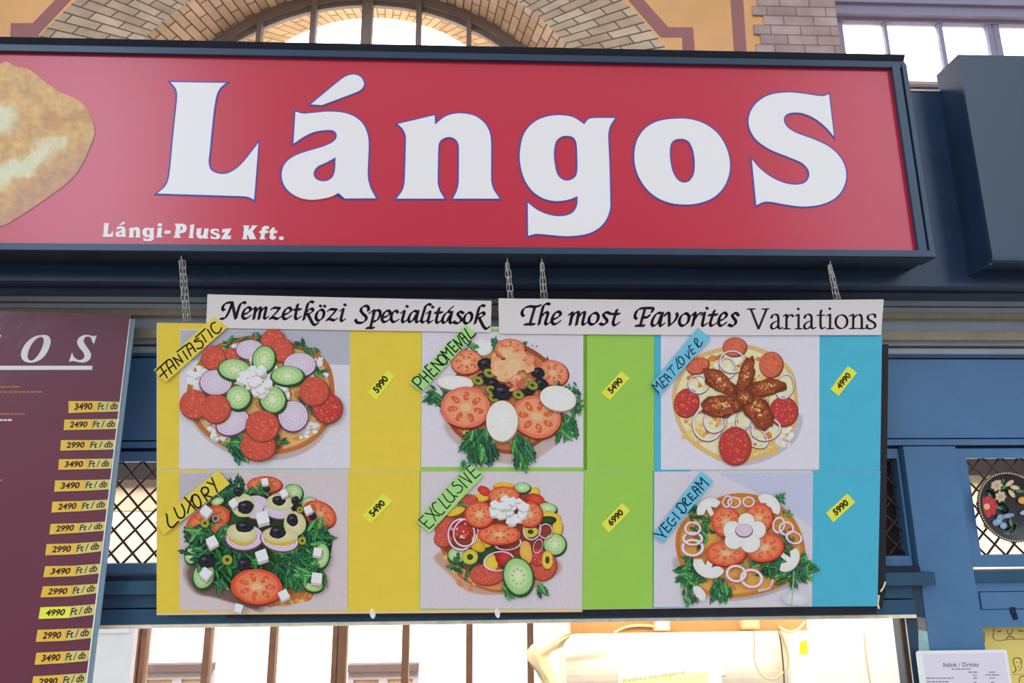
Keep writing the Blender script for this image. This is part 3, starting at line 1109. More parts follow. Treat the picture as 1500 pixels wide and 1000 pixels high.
reuse('L', 50, 36, 136, 144)
reuse('a', 152, 26, 234, 142)
reuse('n', 250, 66, 346, 145)
reuse('g', 356, 70, 448, 173)
reuse('S', 870, 78, 946, 158)
for poly, holes in (
        ([(470,72),(506,68),(498,128),(510,144),(460,144),(468,128),(472,88)], []),
        (ell(489, 49, 18, 13), []),
        ([(526,92),(570,92),(567,116),(522,116)], []),
        ([(600,40),(662,40),(684,50),(694,72),(684,100),(658,112),(640,112),(637,130),(650,148),(588,147),(602,130),(611,62)], [[(645,60),(659,66),(659,84),(643,92)]]),
        ([(714,52),(750,43),(739,130),(746,150),(704,149),(712,132),(720,66)], []),
        ([(768,77),(804,74),(797,124),(808,132),(818,124),(826,78),(858,76),(848,138),(860,152),(822,155),(818,147),(800,155),(776,147),(764,124)], []),
        ([(962,80),(1031,76),(1000,134),(1027,128),(1025,158),(951,158),(984,102),(962,108),(958,100)], []),
        (None, None),
        ([(1116,54),(1164,53),(1157,96),(1186,62),(1182,53),(1228,53),(1190,96),(1210,140),(1222,157),(1168,158),(1150,118),(1147,142),(1152,158),(1110,158),(1118,140),(1126,70)], []),
        ([(1242,96),(1258,92),(1263,68),(1286,56),(1316,60),(1311,82),(1294,80),(1288,92),(1309,92),(1306,112),(1285,112),(1280,142),(1292,158),(1242,158),(1250,142),(1256,112),(1240,112)], []),
        ([(1319,95),(1340,70),(1360,68),(1356,92),(1378,92),(1374,112),(1352,112),(1348,134),(1368,134),(1366,154),(1340,163),(1318,150),(1325,112),(1316,112)], []),
        (ell(1408, 150, 19, 14), [])):
    if poly is None:
        b.build('word_lettering', [M_white_vinyl], parent=sign, M=SP.M)
        b = MB()
        continue
    b.prism([fs(*q) for q in poly], 0, 0.001, 0, holes=[[fs(*q) for q in h] for h in holes], back=False)
b.build('word_lettering', [M_white_vinyl], parent=sign, M=SP.M)


# ---------------- ink helper for printed pictures
class Ink:
    def __init__(self, pl, ox, oy, s, z0, dz=1.2e-5, gain=1.0):
        self.mb, self.fn, self.z, self.dz, self.pl = MB(), crop(pl, ox, oy, s), z0, dz, pl
        self.gain = gain
        self.s = s

    def c(self, rgb):
        return tuple(v * self.gain for v in alb(rgb))

    def up(self):
        self.z += self.dz
        return self.z

    def poly(self, pts, rgb, cen=None):
        self.mb.fan([self.fn(*q) for q in pts], self.up(), self.c(rgb), self.c(cen) if cen else None)

    def ring(self, a, b, ca, cb):
        self.mb.strip([self.fn(*q) for q in a], [self.fn(*q) for q in b], self.up(), self.c(ca), self.c(cb))

    def line(self, pts, rgb, w):
        n0 = len(self.mb.v)
        pen_stroke(self.mb, pts, self.fn, self.up(), w)
        cc = self.c(rgb)
        for i in range(n0, len(self.mb.v)):
            self.mb.c[i] = cc

    def mottle(self, cx, cy, rx, ry, rot, n, r, cols, seed):
        rnd = random.Random(seed)
        co, si = math.cos(rot), math.sin(rot)
        z = self.up()
        for _ in range(n):
            a, d = rnd.uniform(0, 6.28), math.sqrt(rnd.random()) * 0.9
            x, y = rx * d * math.cos(a), ry * d * math.sin(a)
            q = r * rnd.uniform(0.5, 1.3)
            p = ell(cx + x*co - y*si, cy + x*si + y*co, q, q * rnd.uniform(.5, .9), rnd.uniform(0, 3), 7, 0.15, rnd.randint(0, 99))
            z += 2e-6
            self.mb.fan([self.fn(*t) for t in p], z, self.c(rnd.choice(cols)))
        self.z = z

    # --- things printed on the dish photographs
    def salami(self, cx, cy, r, ry=None, rot=0, tone=0):
        ry = ry or r
        base = [(208, 86, 68), (216, 108, 76), (194, 62, 58)][tone]
        self.poly(ell(cx + 3, cy + 4, r + 4, ry + 4, rot), (130, 60, 44))
        self.poly(ell(cx, cy, r, ry, rot, 30, .02), tuple(int(v * .92) for v in base), base)
        self.mottle(cx, cy, r, ry, rot, int(r * 0.9), 5.5, [(214, 104, 84), (206, 90, 74), (190, 68, 58), (218, 114, 92)], int(cx + cy))

    def tomato(self, cx, cy, rx, ry, rot=0.0, tone=0):
        sk = [(212, 78, 50), (222, 112, 82)][tone]
        fl = [(232, 110, 72), (236, 142, 108)][tone]
        self.poly(ell(cx + 3, cy + 5, rx + 3, ry + 4, rot), (120, 40, 28))
        self.poly(ell(cx, cy, rx, ry, rot, 32, .025, 3), sk, fl)
        self.poly(ell(cx, cy, rx * .86, ry * .84, rot, 26, .03, 4), fl, (240, 160, 112))
        co, si = math.cos(rot), math.sin(rot)
        for i in range(7):
            a = i * 2 * math.pi / 7 + cx
            x, y = rx * .54 * math.cos(a), ry * .54 * math.sin(a)
            self.poly(ell(cx + x*co - y*si, cy + x*si + y*co, rx * .2, ry * .14, rot + math.atan2(y, x), 12, .1, i), (206, 74, 48), (224, 112, 66))
            self.mottle(cx + x*co - y*si, cy + x*si + y*co, rx * .16, ry * .12, rot, 4, 4, [(244, 196, 130), (240, 170, 110)], i + int(cx))
        self.poly(ell(cx, cy, rx * .22, ry * .2, rot, 14, .12, 6), (242, 176, 132))

    def onion(self, cx, cy, rx, ry, rot=0.0):
        self.poly(ell(cx, cy + 4, rx + 3, ry + 4, rot), (110, 60, 96))
        self.poly(ell(cx, cy, rx, ry, rot, 30, .01), (168, 110, 150), (222, 206, 222))
        k = 0.94
        i = 0
        while k > .18:
            self.ring(ell(cx, cy, rx * k, ry * k, rot, 30), ell(cx, cy, rx * (k - .07), ry * (k - .07), rot, 30), (226, 212, 224), (236, 228, 234))
            self.ring(ell(cx, cy, rx * (k - .07), ry * (k - .07), rot, 30), ell(cx, cy, rx * (k - .12), ry * (k - .12), rot, 30), (186, 150, 186), (206, 180, 204))
            k -= .15
            i += 1

    def ring_slice(self, cx, cy, rx, ry, rot=0.0, w=.2, col=(226, 190, 212), edge=(168, 78, 122)):
        self.ring(ell(cx, cy + 3, rx + 3, ry + 3, rot, 30), ell(cx, cy + 3, rx * (1 - w), ry * (1 - w), rot, 30), edge, edge)
        self.ring(ell(cx, cy, rx, ry, rot, 30), ell(cx, cy, rx * (1 - w), ry * (1 - w), rot, 30), col, (244, 232, 238))

    def cucumber(self, cx, cy, rx, ry, rot=0.0):
        self.poly(ell(cx + 2, cy + 5, rx + 4, ry + 4, rot), (30, 60, 30))
        self.poly(ell(cx, cy, rx, ry, rot, 30, .02), (52, 96, 46))
        self.poly(ell(cx, cy - 2, rx * .92, ry * .92, rot, 28, .02), (150, 190, 120), (206, 224, 170))
        self.poly(ell(cx, cy - 2, rx * .58, ry * .58, rot, 20, .06), (186, 212, 150), (216, 228, 180))
        co, si = math.cos(rot), math.sin(rot)
        for i in range(9):
            a = i * 2 * math.pi / 9
            x, y = rx * .38 * math.cos(a), ry * .38 * math.sin(a)
            self.poly(ell(cx + x*co - y*si, cy + x*si + y*co, rx * .09, ry * .05, a + rot, 8), (150, 180, 110))

    def leaf(self, cx, cy, L, rot, seed=0):
        rnd = random.Random(seed)
        g = rnd.choice([(32, 80, 42), (46, 98, 50), (24, 60, 42), (66, 122, 62), (38, 86, 56), (28, 66, 40)])
        co, si = math.cos(rot), math.sin(rot)
        up, dn = [], []
        n = 7
        for i in range(n + 1):
            f = i / n
            w = L * (0.03 + .16 * math.sin(math.pi * min(1, f * 1.05)) * (1.3 if i % 2 else .6))
            up.append((L * f, w)); dn.append((L * f, -w * rnd.uniform(.7, 1.2)))
        pts = up + dn[::-1]
        tr = lambda q: (cx + q[0]*co - q[1]*si, cy + q[0]*si + q[1]*co)
        self.mb.strip([self.fn(*tr(q)) for q in up], [self.fn(*tr(q)) for q in dn], self.up(), self.c(g), self.c(tuple(min(255, int(v * 1.25)) for v in g)), closed=False)
        self.line([tr((0, 0)), tr((L * .9, 0))], tuple(min(255, int(v * 1.5 + 20)) for v in g), L * .04 + 1.5)

    def greens(self, cx, cy, rx, ry, n, L, seed=1, a0=None, spread=1.6):
        rnd = random.Random(seed)
        for i in range(int(n * 1.8)):
            a = rnd.uniform(0, 6.28)
            d = math.sqrt(rnd.random())
            x, y = cx + rx * d * math.cos(a), cy + ry * d * math.sin(a)
            r = rnd.uniform(0, 6.28) if a0 is None else a0 + rnd.uniform(-spread, spread)
            self.leaf(x, y, L * rnd.uniform(.45, 1.0), r, seed * 100 + i)

    def cube(self, cx, cy, r, rot=0.3, tone=(240, 232, 226)):
        p = [(cx + r * math.cos(rot + a), cy + r * math.sin(rot + a)) for a in (.75, 2.3, 3.9, 5.5)]
        d = r * .38
        self.poly([(x + 3, y + d + 3) for x, y in p], (120, 100, 90))
        self.poly([(x, y + d) for x, y in p] , (190, 178, 172))
        self.poly([p[0], p[1], (p[1][0], p[1][1] + d), (p[0][0], p[0][1] + d)], (206, 196, 190))
        self.poly(p, tone)

    def crumble(self, cx, cy, rx, ry, n, r, seed=1):
        rnd = random.Random(seed)
        for i in range(n):
            a, d = rnd.uniform(0, 6.28), math.sqrt(rnd.random())
            q = r * rnd.uniform(.6, 1.2)
            x, y = cx + rx * d * math.cos(a), cy + ry * d * math.sin(a)
            self.poly(ell(x + 2, y + q * .35, q, q * .8, 0, 9, .25, i), (196, 186, 178))
            self.poly(ell(x, y, q, q * .75, 0, 9, .25, i), (236, 230, 222), (244, 240, 234))

    def olive(self, cx, cy, rx, ry, rot=0.0):
        self.poly(ell(cx, cy, rx, ry, rot, 20, .08, 2), (30, 26, 34), (46, 42, 52))
        self.poly(ell(cx - rx * .25, cy - ry * .35, rx * .3, ry * .18, rot, 10), (84, 82, 96))
        self.poly(ell(cx + rx * .1, cy + ry * .1, rx * .28, ry * .25, rot, 10), (20, 18, 22))

    def green_olive(self, cx, cy, r, ry=None, rot=0.0, col=(150, 150, 44)):
        ry = ry or r
        self.poly(ell(cx, cy + 2, r + 2, ry + 3, rot, 18), (84, 84, 24))
        self.poly(ell(cx, cy, r, ry, rot, 18, .03), col, tuple(min(255, v + 30) for v in col))
        self.poly(ell(cx, cy, r * .42, ry * .42, rot, 12), (64, 66, 22))

    def egg(self, cx, cy, rx, ry, rot=0.0):
        self.poly(ell(cx + 2, cy + 5, rx + 2, ry + 3, rot, 28), (150, 136, 124))
        self.poly(ell(cx, cy, rx, ry, rot, 28, .01), (222, 216, 206), (238, 234, 226))

    def dough(self, pts, rim=(186, 106, 56), cen=(232, 176, 104)):
        P = smooth(pts, 6)
        self.poly(P, rim, cen)
        cx, cy = sum(q[0] for q in P)/len(P), sum(q[1] for q in P)/len(P)
        self.poly([(cx + (q[0]-cx)*.93, cy + (q[1]-cy)*.92) for q in P], cen)
        rx = (max(q[0] for q in P) - min(q[0] for q in P)) / 2
        ry = (max(q[1] for q in P) - min(q[1] for q in P)) / 2
        self.mottle(cx, cy, rx * .97, ry * .96, 0, 90, 22, [(224, 150, 82), (206, 128, 66), (236, 184, 112), (214, 138, 76), (196, 112, 58)], int(cx))

    def shade(self, pts, col, n=5, grow=1.0, bg=(206, 200, 206)):
        """soft printed shadow of the dish on its plate"""
        P = smooth(pts, 6)
        cx, cy = sum(q[0] for q in P)/len(P), sum(q[1] for q in P)/len(P)
        k1 = [(cx + (q[0]-cx)*(1+.10*grow), cy + (q[1]-cy)*(1+.10*grow)) for q in P]
        self.ring(k1, P, bg, col)
        self.poly(P, col)

    def meat(self, cx, cy, rx, ry, rot=0.0, seed=1):
        self.poly(ell(cx + 3, cy + 6, rx + 3, ry + 5, rot, 34, .17, seed), (104, 52, 30))
        self.poly(ell(cx, cy, rx, ry, rot, 34, .17, seed), (126, 54, 32), (172, 92, 50))
        self.mottle(cx, cy, rx * .9, ry * .9, rot, 90, max(4, min(rx, ry) * .2), [(150, 70, 38), (168, 84, 44), (136, 60, 34), (182, 100, 56), (158, 76, 42), (144, 66, 40)], seed)
        self.mottle(cx - rx * .05, cy - ry * .1, rx * .6, ry * .5, rot, 26, max(3, min(rx, ry) * .14), [(206, 138, 84), (196, 120, 70), (216, 156, 104), (188, 108, 60)], seed + 50)
        self.mottle(cx + rx * .1, cy, rx * .35, ry * .3, rot, 5, max(3, min(rx, ry) * .16), [(228, 190, 146), (220, 176, 128)], seed + 90)
        self.mottle(cx, cy, rx * .92, ry * .92, rot, 16, max(3, min(rx, ry) * .12), [(98, 42, 28), (110, 48, 30)], seed + 70)

    def mushroom(self, cx, cy, r, rot):
        co, si = math.cos(rot), math.sin(rot)
        cap = [(r * math.cos(a), -r * .8 * math.sin(a)) for a in [math.pi * i / 12 for i in range(13)]]
        cap += [(-r * .55, r * .18), (-r * .2, -r * .12), (-r * .16, r * .55), (r * .16, r * .55), (r * .2, -r * .12), (r * .55, r * .18)]
        tr = lambda q, k=0: (cx + q[0]*co - q[1]*si + k, cy + q[0]*si + q[1]*co + 2*k)
        self.poly([tr(q, 3) for q in cap], (130, 112, 96))
        self.poly([tr(q) for q in cap], (224, 214, 204), (240, 234, 226))

    def done(self, name, parent):
        return self.mb.build(name, [M_print], parent=parent, M=self.pl.M, ink=True)


# fried bread printed at the left end of the sign
ik = Ink(SP, 0, 80, 593 / 160, 0.0006)
P_ = smooth([(-520,210),(-400,100),(-200,40),(0,50),(35,38),(80,64),(150,78),(200,112),(260,158),(330,205),(420,245),(475,300),(505,370),(512,430),(480,520),(430,620),(370,690),(300,745),(200,815),(100,880),(0,932),(-200,960),(-420,900),(-560,700),(-600,450)], 6)
ik.poly([(x + 4, y + 4) for x, y in P_], (150, 96, 110))
from mathutils import noise as mnoise
from mathutils.geometry import delaunay_2d_cdt


def inside(p, poly):
    x, y = p
    r = False
    for i in range(len(poly)):
        (x1, y1), (x2, y2) = poly[i - 1], poly[i]
        if (y1 > y) != (y2 > y) and x < (x2 - x1) * (y - y1) / (y2 - y1) + x1:
            r = not r
    return r


def sstep(a, b_, v):
    t = max(0.0, min(1.0, (v - a) / (b_ - a)))
    return t * t * (3 - 2 * t)


def crust(x, y):
    """colour of the printed bread at a drawing point: golden crust, pale creamy hollows, browner rim"""
    n = lambda s_, k: mnoise.fractal(Vector((x / s_, y / s_, k)), 1.0, 2.0, 4)
    wx, wy = x + 30 * n(90, 1), y + 30 * n(90, 2)
    pale = max(sstep(150, 20, wx + 0.25 * abs(wy - 330)) * sstep(250, 290, wy) * sstep(450, 380, wy),
               sstep(80, 30, abs((wy - 640) + .50 * (wx - 60))) * sstep(330, 230, wx),
               .75 * sstep(60, 15, abs((wy - 490) + .25 * (wx - 250))) * sstep(170, 210, wx) * sstep(400, 340, wx))
    rim = sstep(700, 900, wy + .62 * wx) * .8
    brown = sstep(.0, .5, n(60, 5)) * .6 + .8 * sstep(40, 10, abs(wy - 360 + .1 * (wx - 300))) * sstep(200, 260, wx)
    c_ = Vector((200, 160, 104)) + Vector((15, 15, 13)) * n(30, 9) + Vector((14, 10, 0)) * n(110, 3)
    c_ = c_.lerp(Vector((176, 120, 78)), min(1, brown) * .6)
    c_ = c_.lerp(Vector((172, 128, 118)), rim * (.7 + .4 * n(40, 7)))
    c_ = c_.lerp(Vector((206, 206, 176)) + Vector((12, 11, 12)) * n(24, 4), pale * .9)
    return tuple(max(20, min(250, v)) for v in c_)


pv = [Vector(p) for p in P_]
rnd = random.Random(5)
gx = -60
while gx < 515:
    gy = 36
    while gy < 940:
        q = (gx + rnd.uniform(-3, 3), gy + rnd.uniform(-3, 3))
        if inside(q, P_):
            pv.append(Vector(q))
        gy += 9
    gx += 9
V2, _, F2, *_ = delaunay_2d_cdt(pv, [(i, (i + 1) % len(P_)) for i in range(len(P_))], [], 1, 1e-4)
zz_ = ik.up()
ids = [ik.mb.vert((*ik.fn(v.x, v.y), zz_), ik.c(crust(v.x, v.y))) for v in V2]
for f in F2:
    p = [ik.mb.v[ids[k]][:2] for k in f]
    f = list(f) if sarea(p) > 0 else list(f)[::-1]
    ik.mb.face([ids[k] for k in f])
ik.done('bread_picture', sign)

# =================================================================== neighbouring fascia box without a sign
nx0 = pt(1403, 78, YS).x
nb = thing('fascia_box', 'plain dark slate fascia box of the next stall, right of the red sign', 'fascia', Matrix.Translation((nx0, YS, zs_bot)))
nz0, nz1 = zat(371, YS), zs_top + 0.012
b = MB()
b.box((nx0, YS, nz0), (2.1, YS + 0.008, nz1))
b.build('face_panel', [M_slate], parent=nb, M=Matrix())
b = MB()
b.box((nx0, YS + 0.008, nz0 + 0.002), (nx0 + 0.012, YB + 0.002, nz1))
b.build('side_panel', [M_navy], parent=nb, M=Matrix())
b = MB()
b.box((nx0 - 0.002, YS + 0.0, nz0 - 0.008), (2.1, YS + 0.02, nz0), 0)
b.bar((nx0 + 0.0, YS + 0.01, nz0 - 0.006), (nx0 + 0.0, YB, nz0 - 0.006), 0.02, 0.008, 0)
b.box((nx0 + 0.02, YS + 0.02, nz0 - 0.003), (2.1, YB, nz0 + 0.004), 1)
b.build('bottom_frame', [M_navy, M_navy_dark], parent=nb, M=Matrix())

# =================================================================== hanging menu board
D_BOARD = 1.74
o_ = CAM + ray(760, 690) * D_BOARD
ux = Vector((1, 0, 0))
uy = (U2 - ux * U2.dot(ux)).normalized()
rr = -0.0062
ux2, uy2 = ux * math.cos(rr) + uy * math.sin(rr), -ux * math.sin(rr) + uy * math.cos(rr)
BP = Pl(o_, ux2, uy2)
board = thing('menu_board', 'wide hanging menu board with six dish photos on yellow, green and cyan card', 'menu board', BP.M)
bp = BP.P


def sheet(name, quad, z0, z1, m, mats=None, label=None, edge=None):
    b = MB()
    b.prism([bp(*q) for q in quad], z0, z1, 0, side=(1 if edge else None))
    o = b.build(name, [m] + ([edge] if edge else []), parent=board, M=BP.M)
    if label:
        o['label'] = label
    return o


b = MB()
b.prism([bp(*q) for q in ((229.5, 474), (720, 478), (1291, 487), (1284.5, 887), (820, 893), (229.5, 897.5))], -0.014, 0.0)
b.build('backing_panel', [M_clear], parent=board, M=BP.M)
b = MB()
for quad in (((1287, 506), (1303.5, 504), (1299, 868), (1294, 893), (1281, 890)), ((330, 884), (1286, 878), (1286, 900), (330, 906))):  # right edge, then lower bar that also stands for the board's shadow
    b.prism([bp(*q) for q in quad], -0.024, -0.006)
b.build('board_frame_and_shadow', [M_backing], parent=board, M=BP.M)
# coloured cards
cards = [('colour_card', ((231, 472.5), (304, 473.5), (304, 687.5), (230.5, 687)), M_yellow),
         ('colour_card', ((513, 478), (617, 480), (616.5, 688.5), (511.5, 687.5)), M_yellow),
         ('colour_card', ((617, 480), (860, 484), (860, 688.5), (616, 688.3)), M_green),
         ('colour_card', ((855, 484), (958.5, 485), (958.5, 688.5), (855, 688)), M_green),
         ('colour_card', ((958, 485), (1012, 486), (1012, 689), (958, 688.8)), M_cyan),
         ('colour_card', ((1199, 486), (1292, 486), (1289, 688.5), (1199, 688.6)), M_cyan),
         ('colour_card', ((231, 689), (306, 689), (306, 896.5), (229.5, 897.5)), M_yellow),
         ('colour_card', ((510, 689), (616, 689.2), (614.5, 894.8), (509.5, 895.5)), M_yellow),
         ('colour_card', ((614.5, 689.2), (856, 688.8), (853, 891), (614.5, 893)), M_green),
         ('colour_card', ((853, 689), (957, 689), (957, 890), (851, 892)), M_green),
         ('colour_card', ((956, 689), (1010, 689), (1010, 889.5), (956, 890)), M_cyan),
         ('colour_card', ((1189, 689), (1289.5, 689), (1285, 887.5), (1188, 888)), M_cyan)]
for n_, q_, m_ in cards:
    sheet(n_, q_, 0.0, 0.0008, m_)
b = MB()
b.prism([bp(*q) for q in ((229.5, 893), (853, 888), (853, 896), (229.5, 900.5))], -0.002, 0.0005)
b.build('laminate_edge', [M_box], parent=board, M=BP.M)

PH = {}
for k_, quad in (('p1', ((264, 482), (513, 485), (513, 685.5), (262.5, 686.5))), ('p2', ((618.5, 485), (854, 488), (854, 684.5), (617, 683.5))),
                 ('p3', ((968, 488), (1200, 490), (1199.5, 687), (968, 687.5))), ('p4', ((263.5, 691.5), (510, 691.5), (509, 893), (263.5, 893.5))),
                 ('p5', ((617, 690.5), (855, 690.3), (852.5, 891), (615.5, 890.8))), ('p6', ((958.5, 690.5), (1190.5, 690), (1189, 887), (957.5, 888.5)))):
    PH[k_] = quad


def photo(k, ox, oy, s, bgcol, top=None):
    ik = Ink(BP, ox, oy, s, 0.0016)
    q = [((x - ox) * s, (y - oy) * s) for x, y in PH[k]]
    ik.mb.prism([ik.fn(*p) for p in q], 0.0008, 0.0015, 0, back=False, col=ik.c(bgcol))
    return ik


S1, S2 = 1055 / 290, 1341 / 295
# --- 1: salami, onion and cucumber flower
ik = photo('p1', 230, 425, S1, (212, 206, 212))
ik.mb.fan([ik.fn(*q) for q in ((126, 212), (1028, 220), (1028, 398), (126, 372))], ik.up(), ik.c((176, 174, 184)))
ik.shade([(200,640),(240,760),(400,870),(560,900),(740,880),(880,780),(920,640)], (186, 166, 160), bg=(212, 206, 212), grow=.6)
ik.dough([(160,540),(200,420),(300,300),(520,240),(760,290),(900,370),(945,500),(930,680),(840,800),(680,868),(480,870),(300,800),(190,680)])
ik.crumble(240, 470, 70, 60, 26, 22, 3); ik.crumble(790, 740, 70, 50, 18, 18, 4); ik.crumble(330, 730, 90, 60, 20, 18, 5); ik.crumble(860, 420, 50, 60, 18, 16, 6); ik.crumble(430, 320, 60, 40, 14, 18, 7)
ik.greens(500, 262, 60, 14, 9, 60, 11); ik.greens(790, 305, 50, 20, 7, 60, 12); ik.greens(380, 300, 16, 20, 4, 60, 13); ik.greens(860, 430, 30, 40, 6, 60, 14); ik.greens(820, 630, 40, 60, 9, 80, 15)
ik.greens(400, 790, 70, 50, 12, 95, 16, .6, .7); ik.greens(430, 820, 30, 20, 5, 120, 17, 1.1, .3); ik.greens(650, 780, 30, 50, 6, 60, 18)
ik.salami(400, 345, 50, 38); ik.salami(305, 358, 64); ik.salami(622, 270, 64); ik.salami(665, 315, 62)
ik.onion(500, 316, 74, 52); ik.onion(765, 396, 86, 64); ik.onion(320, 490, 86, 68); ik.onion(410, 702, 92, 64, -.4); ik.onion(730, 668, 80, 82)
ik.crumble(590, 470, 160, 150, 30, 30, 9)
ik.cucumber(420, 422, 90, 58, .12); ik.cucumber(575, 368, 62, 74, .2); ik.cucumber(700, 455, 90, 52); ik.cucumber(440, 570, 66, 68, .8); ik.cucumber(622, 580, 70, 76, -.6)
ik.salami(205, 605, 76); ik.salami(320, 628, 76); ik.salami(912, 626, 78, tone=2); ik.salami(842, 536, 76); ik.salami(545, 826, 92, 76); ik.salami(567, 720, 88, 82)
ik.crumble(535, 480, 75, 70, 34, 26, 1)
ik.done('dish_photo', board)['label'] = 'photo of round flatbread with cucumber flower, salami and onion slices'

# --- 2: ham, eggs, tomato and olives
ik = photo('p2', 590, 425, S1, (212, 204, 212))
ik.shade([(240,700),(300,820),(560,920),(760,860),(860,700),(600,600)], (190, 168, 160), bg=(212, 204, 212), grow=.7)
ik.dough([(220,620),(260,480),(420,330),(600,280),(780,380),(850,520),(850,680),(760,790),(600,870),(430,840),(280,760)], (150, 76, 44), (196, 116, 70))
ik.egg(425, 305, 52, 42)
ik.greens(360, 300, 20, 20, 5, 60, 21); ik.greens(490, 320, 10, 20, 4, 70, 22, -1.5, .4); ik.greens(645, 300, 8, 16, 3, 50, 23, -1.3, .3); ik.greens(770, 380, 8, 8, 2, 40, 24)
ik.tomato(572, 315, 80, 58, 0, 1); ik.tomato(340, 382, 84, 64, -.1, 1); ik.tomato(800, 440, 82, 66, .3, 1)
ik.greens(190, 560, 60, 40, 16, 75, 25); ik.greens(870, 700, 50, 60, 16, 90, 26, 1.5, .8); ik.greens(920, 620, 40, 40, 10, 60, 27); ik.greens(880, 520, 50, 30, 10, 60, 28)
ik.egg(280, 492, 96, 38, .05)
ik.tomato(335, 622, 132, 110, .1, 1); ik.tomato(712, 672, 132, 112, .35, 1)
for x, y, r in ((440, 395, 40), (425, 470, 36), (720, 440, 34), (735, 500, 38), (670, 525, 40), (480, 500, 36)):
    ik.olive(x, y, r, r * .9)
for x, y in ((470, 530), (485, 570), (400, 480), (690, 505), (615, 555), (460, 440), (640, 490)):
    ik.green_olive(x, y, 30, 22, .4, (140, 134, 52))
ik.olive(530, 542, 54, 44)
rnd = random.Random(8)
for i in range(26):
    a, d = rnd.uniform(0, 6.28), math.sqrt(rnd.random())
    ik.poly(ell(585 + 100 * d * math.cos(a), 405 + 72 * d * math.sin(a), rnd.uniform(28, 52), rnd.uniform(20, 36), rnd.uniform(0, 3), 14, .2, i), rnd.choice([(226, 150, 108), (236, 172, 128), (218, 132, 96), (240, 186, 142)]), rnd.choice([(240, 176, 130), (230, 156, 116)]))
ik.mottle(590, 500, 60, 40, 0, 14, 16, [(214, 116, 92), (226, 140, 110), (196, 92, 72)], 4)
ik.greens(420, 790, 70, 70, 30, 110, 29, 1.7, .8); ik.greens(630, 820, 36, 70, 18, 110, 30, 1.4, .4); ik.greens(330, 900, 12, 30, 4, 50, 31, 1.8, .3)
ik.egg(825, 574, 96, 66, .22); ik.egg(528, 694, 84, 108)
ik.mottle(700, 300, 60, 10, 0, 3, 5, [(40, 50, 44)], 9)
ik.done('dish_photo', board)['label'] = 'photo of flatbread with boiled egg, tomato slices, olives and ham'

# --- 3: bacon, salami and onion rings on pale dough
ik = photo('p3', 940, 425, S1, (214, 208, 216))
ik.shade([(300,800),(400,900),(520,930),(640,912),(770,842),(836,760),(838,660),(500,600)], (186, 178, 184), bg=(214, 208, 216), grow=.3)
ik.dough([(160,600),(180,480),(260,370),(400,310),(560,290),(700,340),(800,430),(830,560),(826,700),(750,820),(620,900),(480,920),(340,870),(220,770)], (214, 174, 112), (232, 214, 170))
ik.mottle(490, 600, 300, 270, 0, 120, 26, [(236, 224, 188), (226, 206, 150), (240, 232, 206), (230, 212, 164), (222, 190, 118)], 77)
ik.mottle(620, 860, 160, 40, -.3, 20, 18, [(226, 176, 84), (232, 190, 104)], 78); ik.mottle(280, 760, 60, 70, .9, 20, 16, [(230, 184, 96), (236, 200, 120)], 79)
ik.mottle(760, 780, 70, 60, 0, 22, 16, [(216, 206, 204), (232, 226, 220)], 80)
ik.salami(492, 300, 63, 50, 0, 1); ik.salami(686, 394, 62, 68, 0, 1); ik.salami(296, 400, 60, 42, -.3, 1); ik.salami(236, 598, 64, 76, .3, 2); ik.salami(752, 644, 74, 78, 0, 2)
for a in ((455, 412, 42, 56, -.2), (350, 710, 82, 92, 0), (300, 500, 55, 50, 0), (480, 380, 70, 60, 0), (760, 510, 50, 70, .3), (600, 780, 80, 50, .6), (390, 690, 60, 70, .4), (540, 690, 40, 60, .2), (660, 740, 80, 60, -.2), (640, 600, 30, 40, .4)):
    ik.ring_slice(*a, w=.10, col=(226, 210, 220), edge=(130, 84, 110))
ik.meat(552, 450, 36, 100, .35, 3); ik.meat(412, 484, 96, 46, .65, 2); ik.meat(660, 516, 96, 40, -.2, 4); ik.meat(425, 612, 106, 58, -.05, 5); ik.meat(612, 640, 58, 112, -.62, 6); ik.meat(545, 570, 46, 34, .3, 7)
ik.salami(492, 826, 84, 100, 0, 2)
ik.done('dish_photo', board)['label'] = 'photo of pale flatbread with salami, onion rings and fried meat'

# --- 4: greens, feta, egg and olives
ik = photo('p4', 225, 680, S2, (206, 190, 192))
ik.mb.fan([ik.fn(*q) for q in ((174, 55), (560, 55), (380, 200), (174, 420))], ik.up(), ik.c((184, 178, 186)))
ik.shade([(240,700),(290,840),(420,880),(560,920),(700,940),(600,800),(380,640)], (120, 92, 84), bg=(196, 178, 176), grow=2)
ik.dough([(560,860),(700,820),(900,820),(1060,850),(1050,890),(960,920),(820,940),(660,930)], (170, 92, 40), (222, 146, 62))
ik.poly(ell(700, 520, 480, 330, 0, 36, .05), (44, 74, 40), (66, 100, 54))
ik.tomato(740, 135, 118, 58); ik.cucumber(930, 192, 66, 64); ik.cucumber(1040, 260, 60, 46); ik.tomato(1105, 330, 116, 84, .55)
ik.greens(560, 200, 150, 60, 20, 120, 41); ik.greens(700, 170, 70, 30, 10, 90, 42); ik.cucumber(430, 245, 46, 26, -.3)
ik.tomato(365, 380, 156, 96, -.45)
ik.greens(430, 520, 190, 150, 46, 130, 43); ik.greens(1020, 520, 150, 170, 46, 130, 44); ik.greens(960, 690, 150, 90, 34, 140, 45, 1.6, .8); ik.greens(640, 640, 240, 50, 18, 100, 46)
ik.cucumber(258, 602, 40, 54); ik.cucumber(345, 730, 72, 92, .3); ik.cucumber(1125, 600, 52, 86, .1); ik.cucumber(1070, 790, 70, 50, .2)
ik.greens(350, 560, 90, 90, 16, 110, 47); ik.greens(450, 740, 40, 60, 8, 100, 48, 1.2, .5); ik.greens(980, 640, 120, 130, 26, 130, 49)
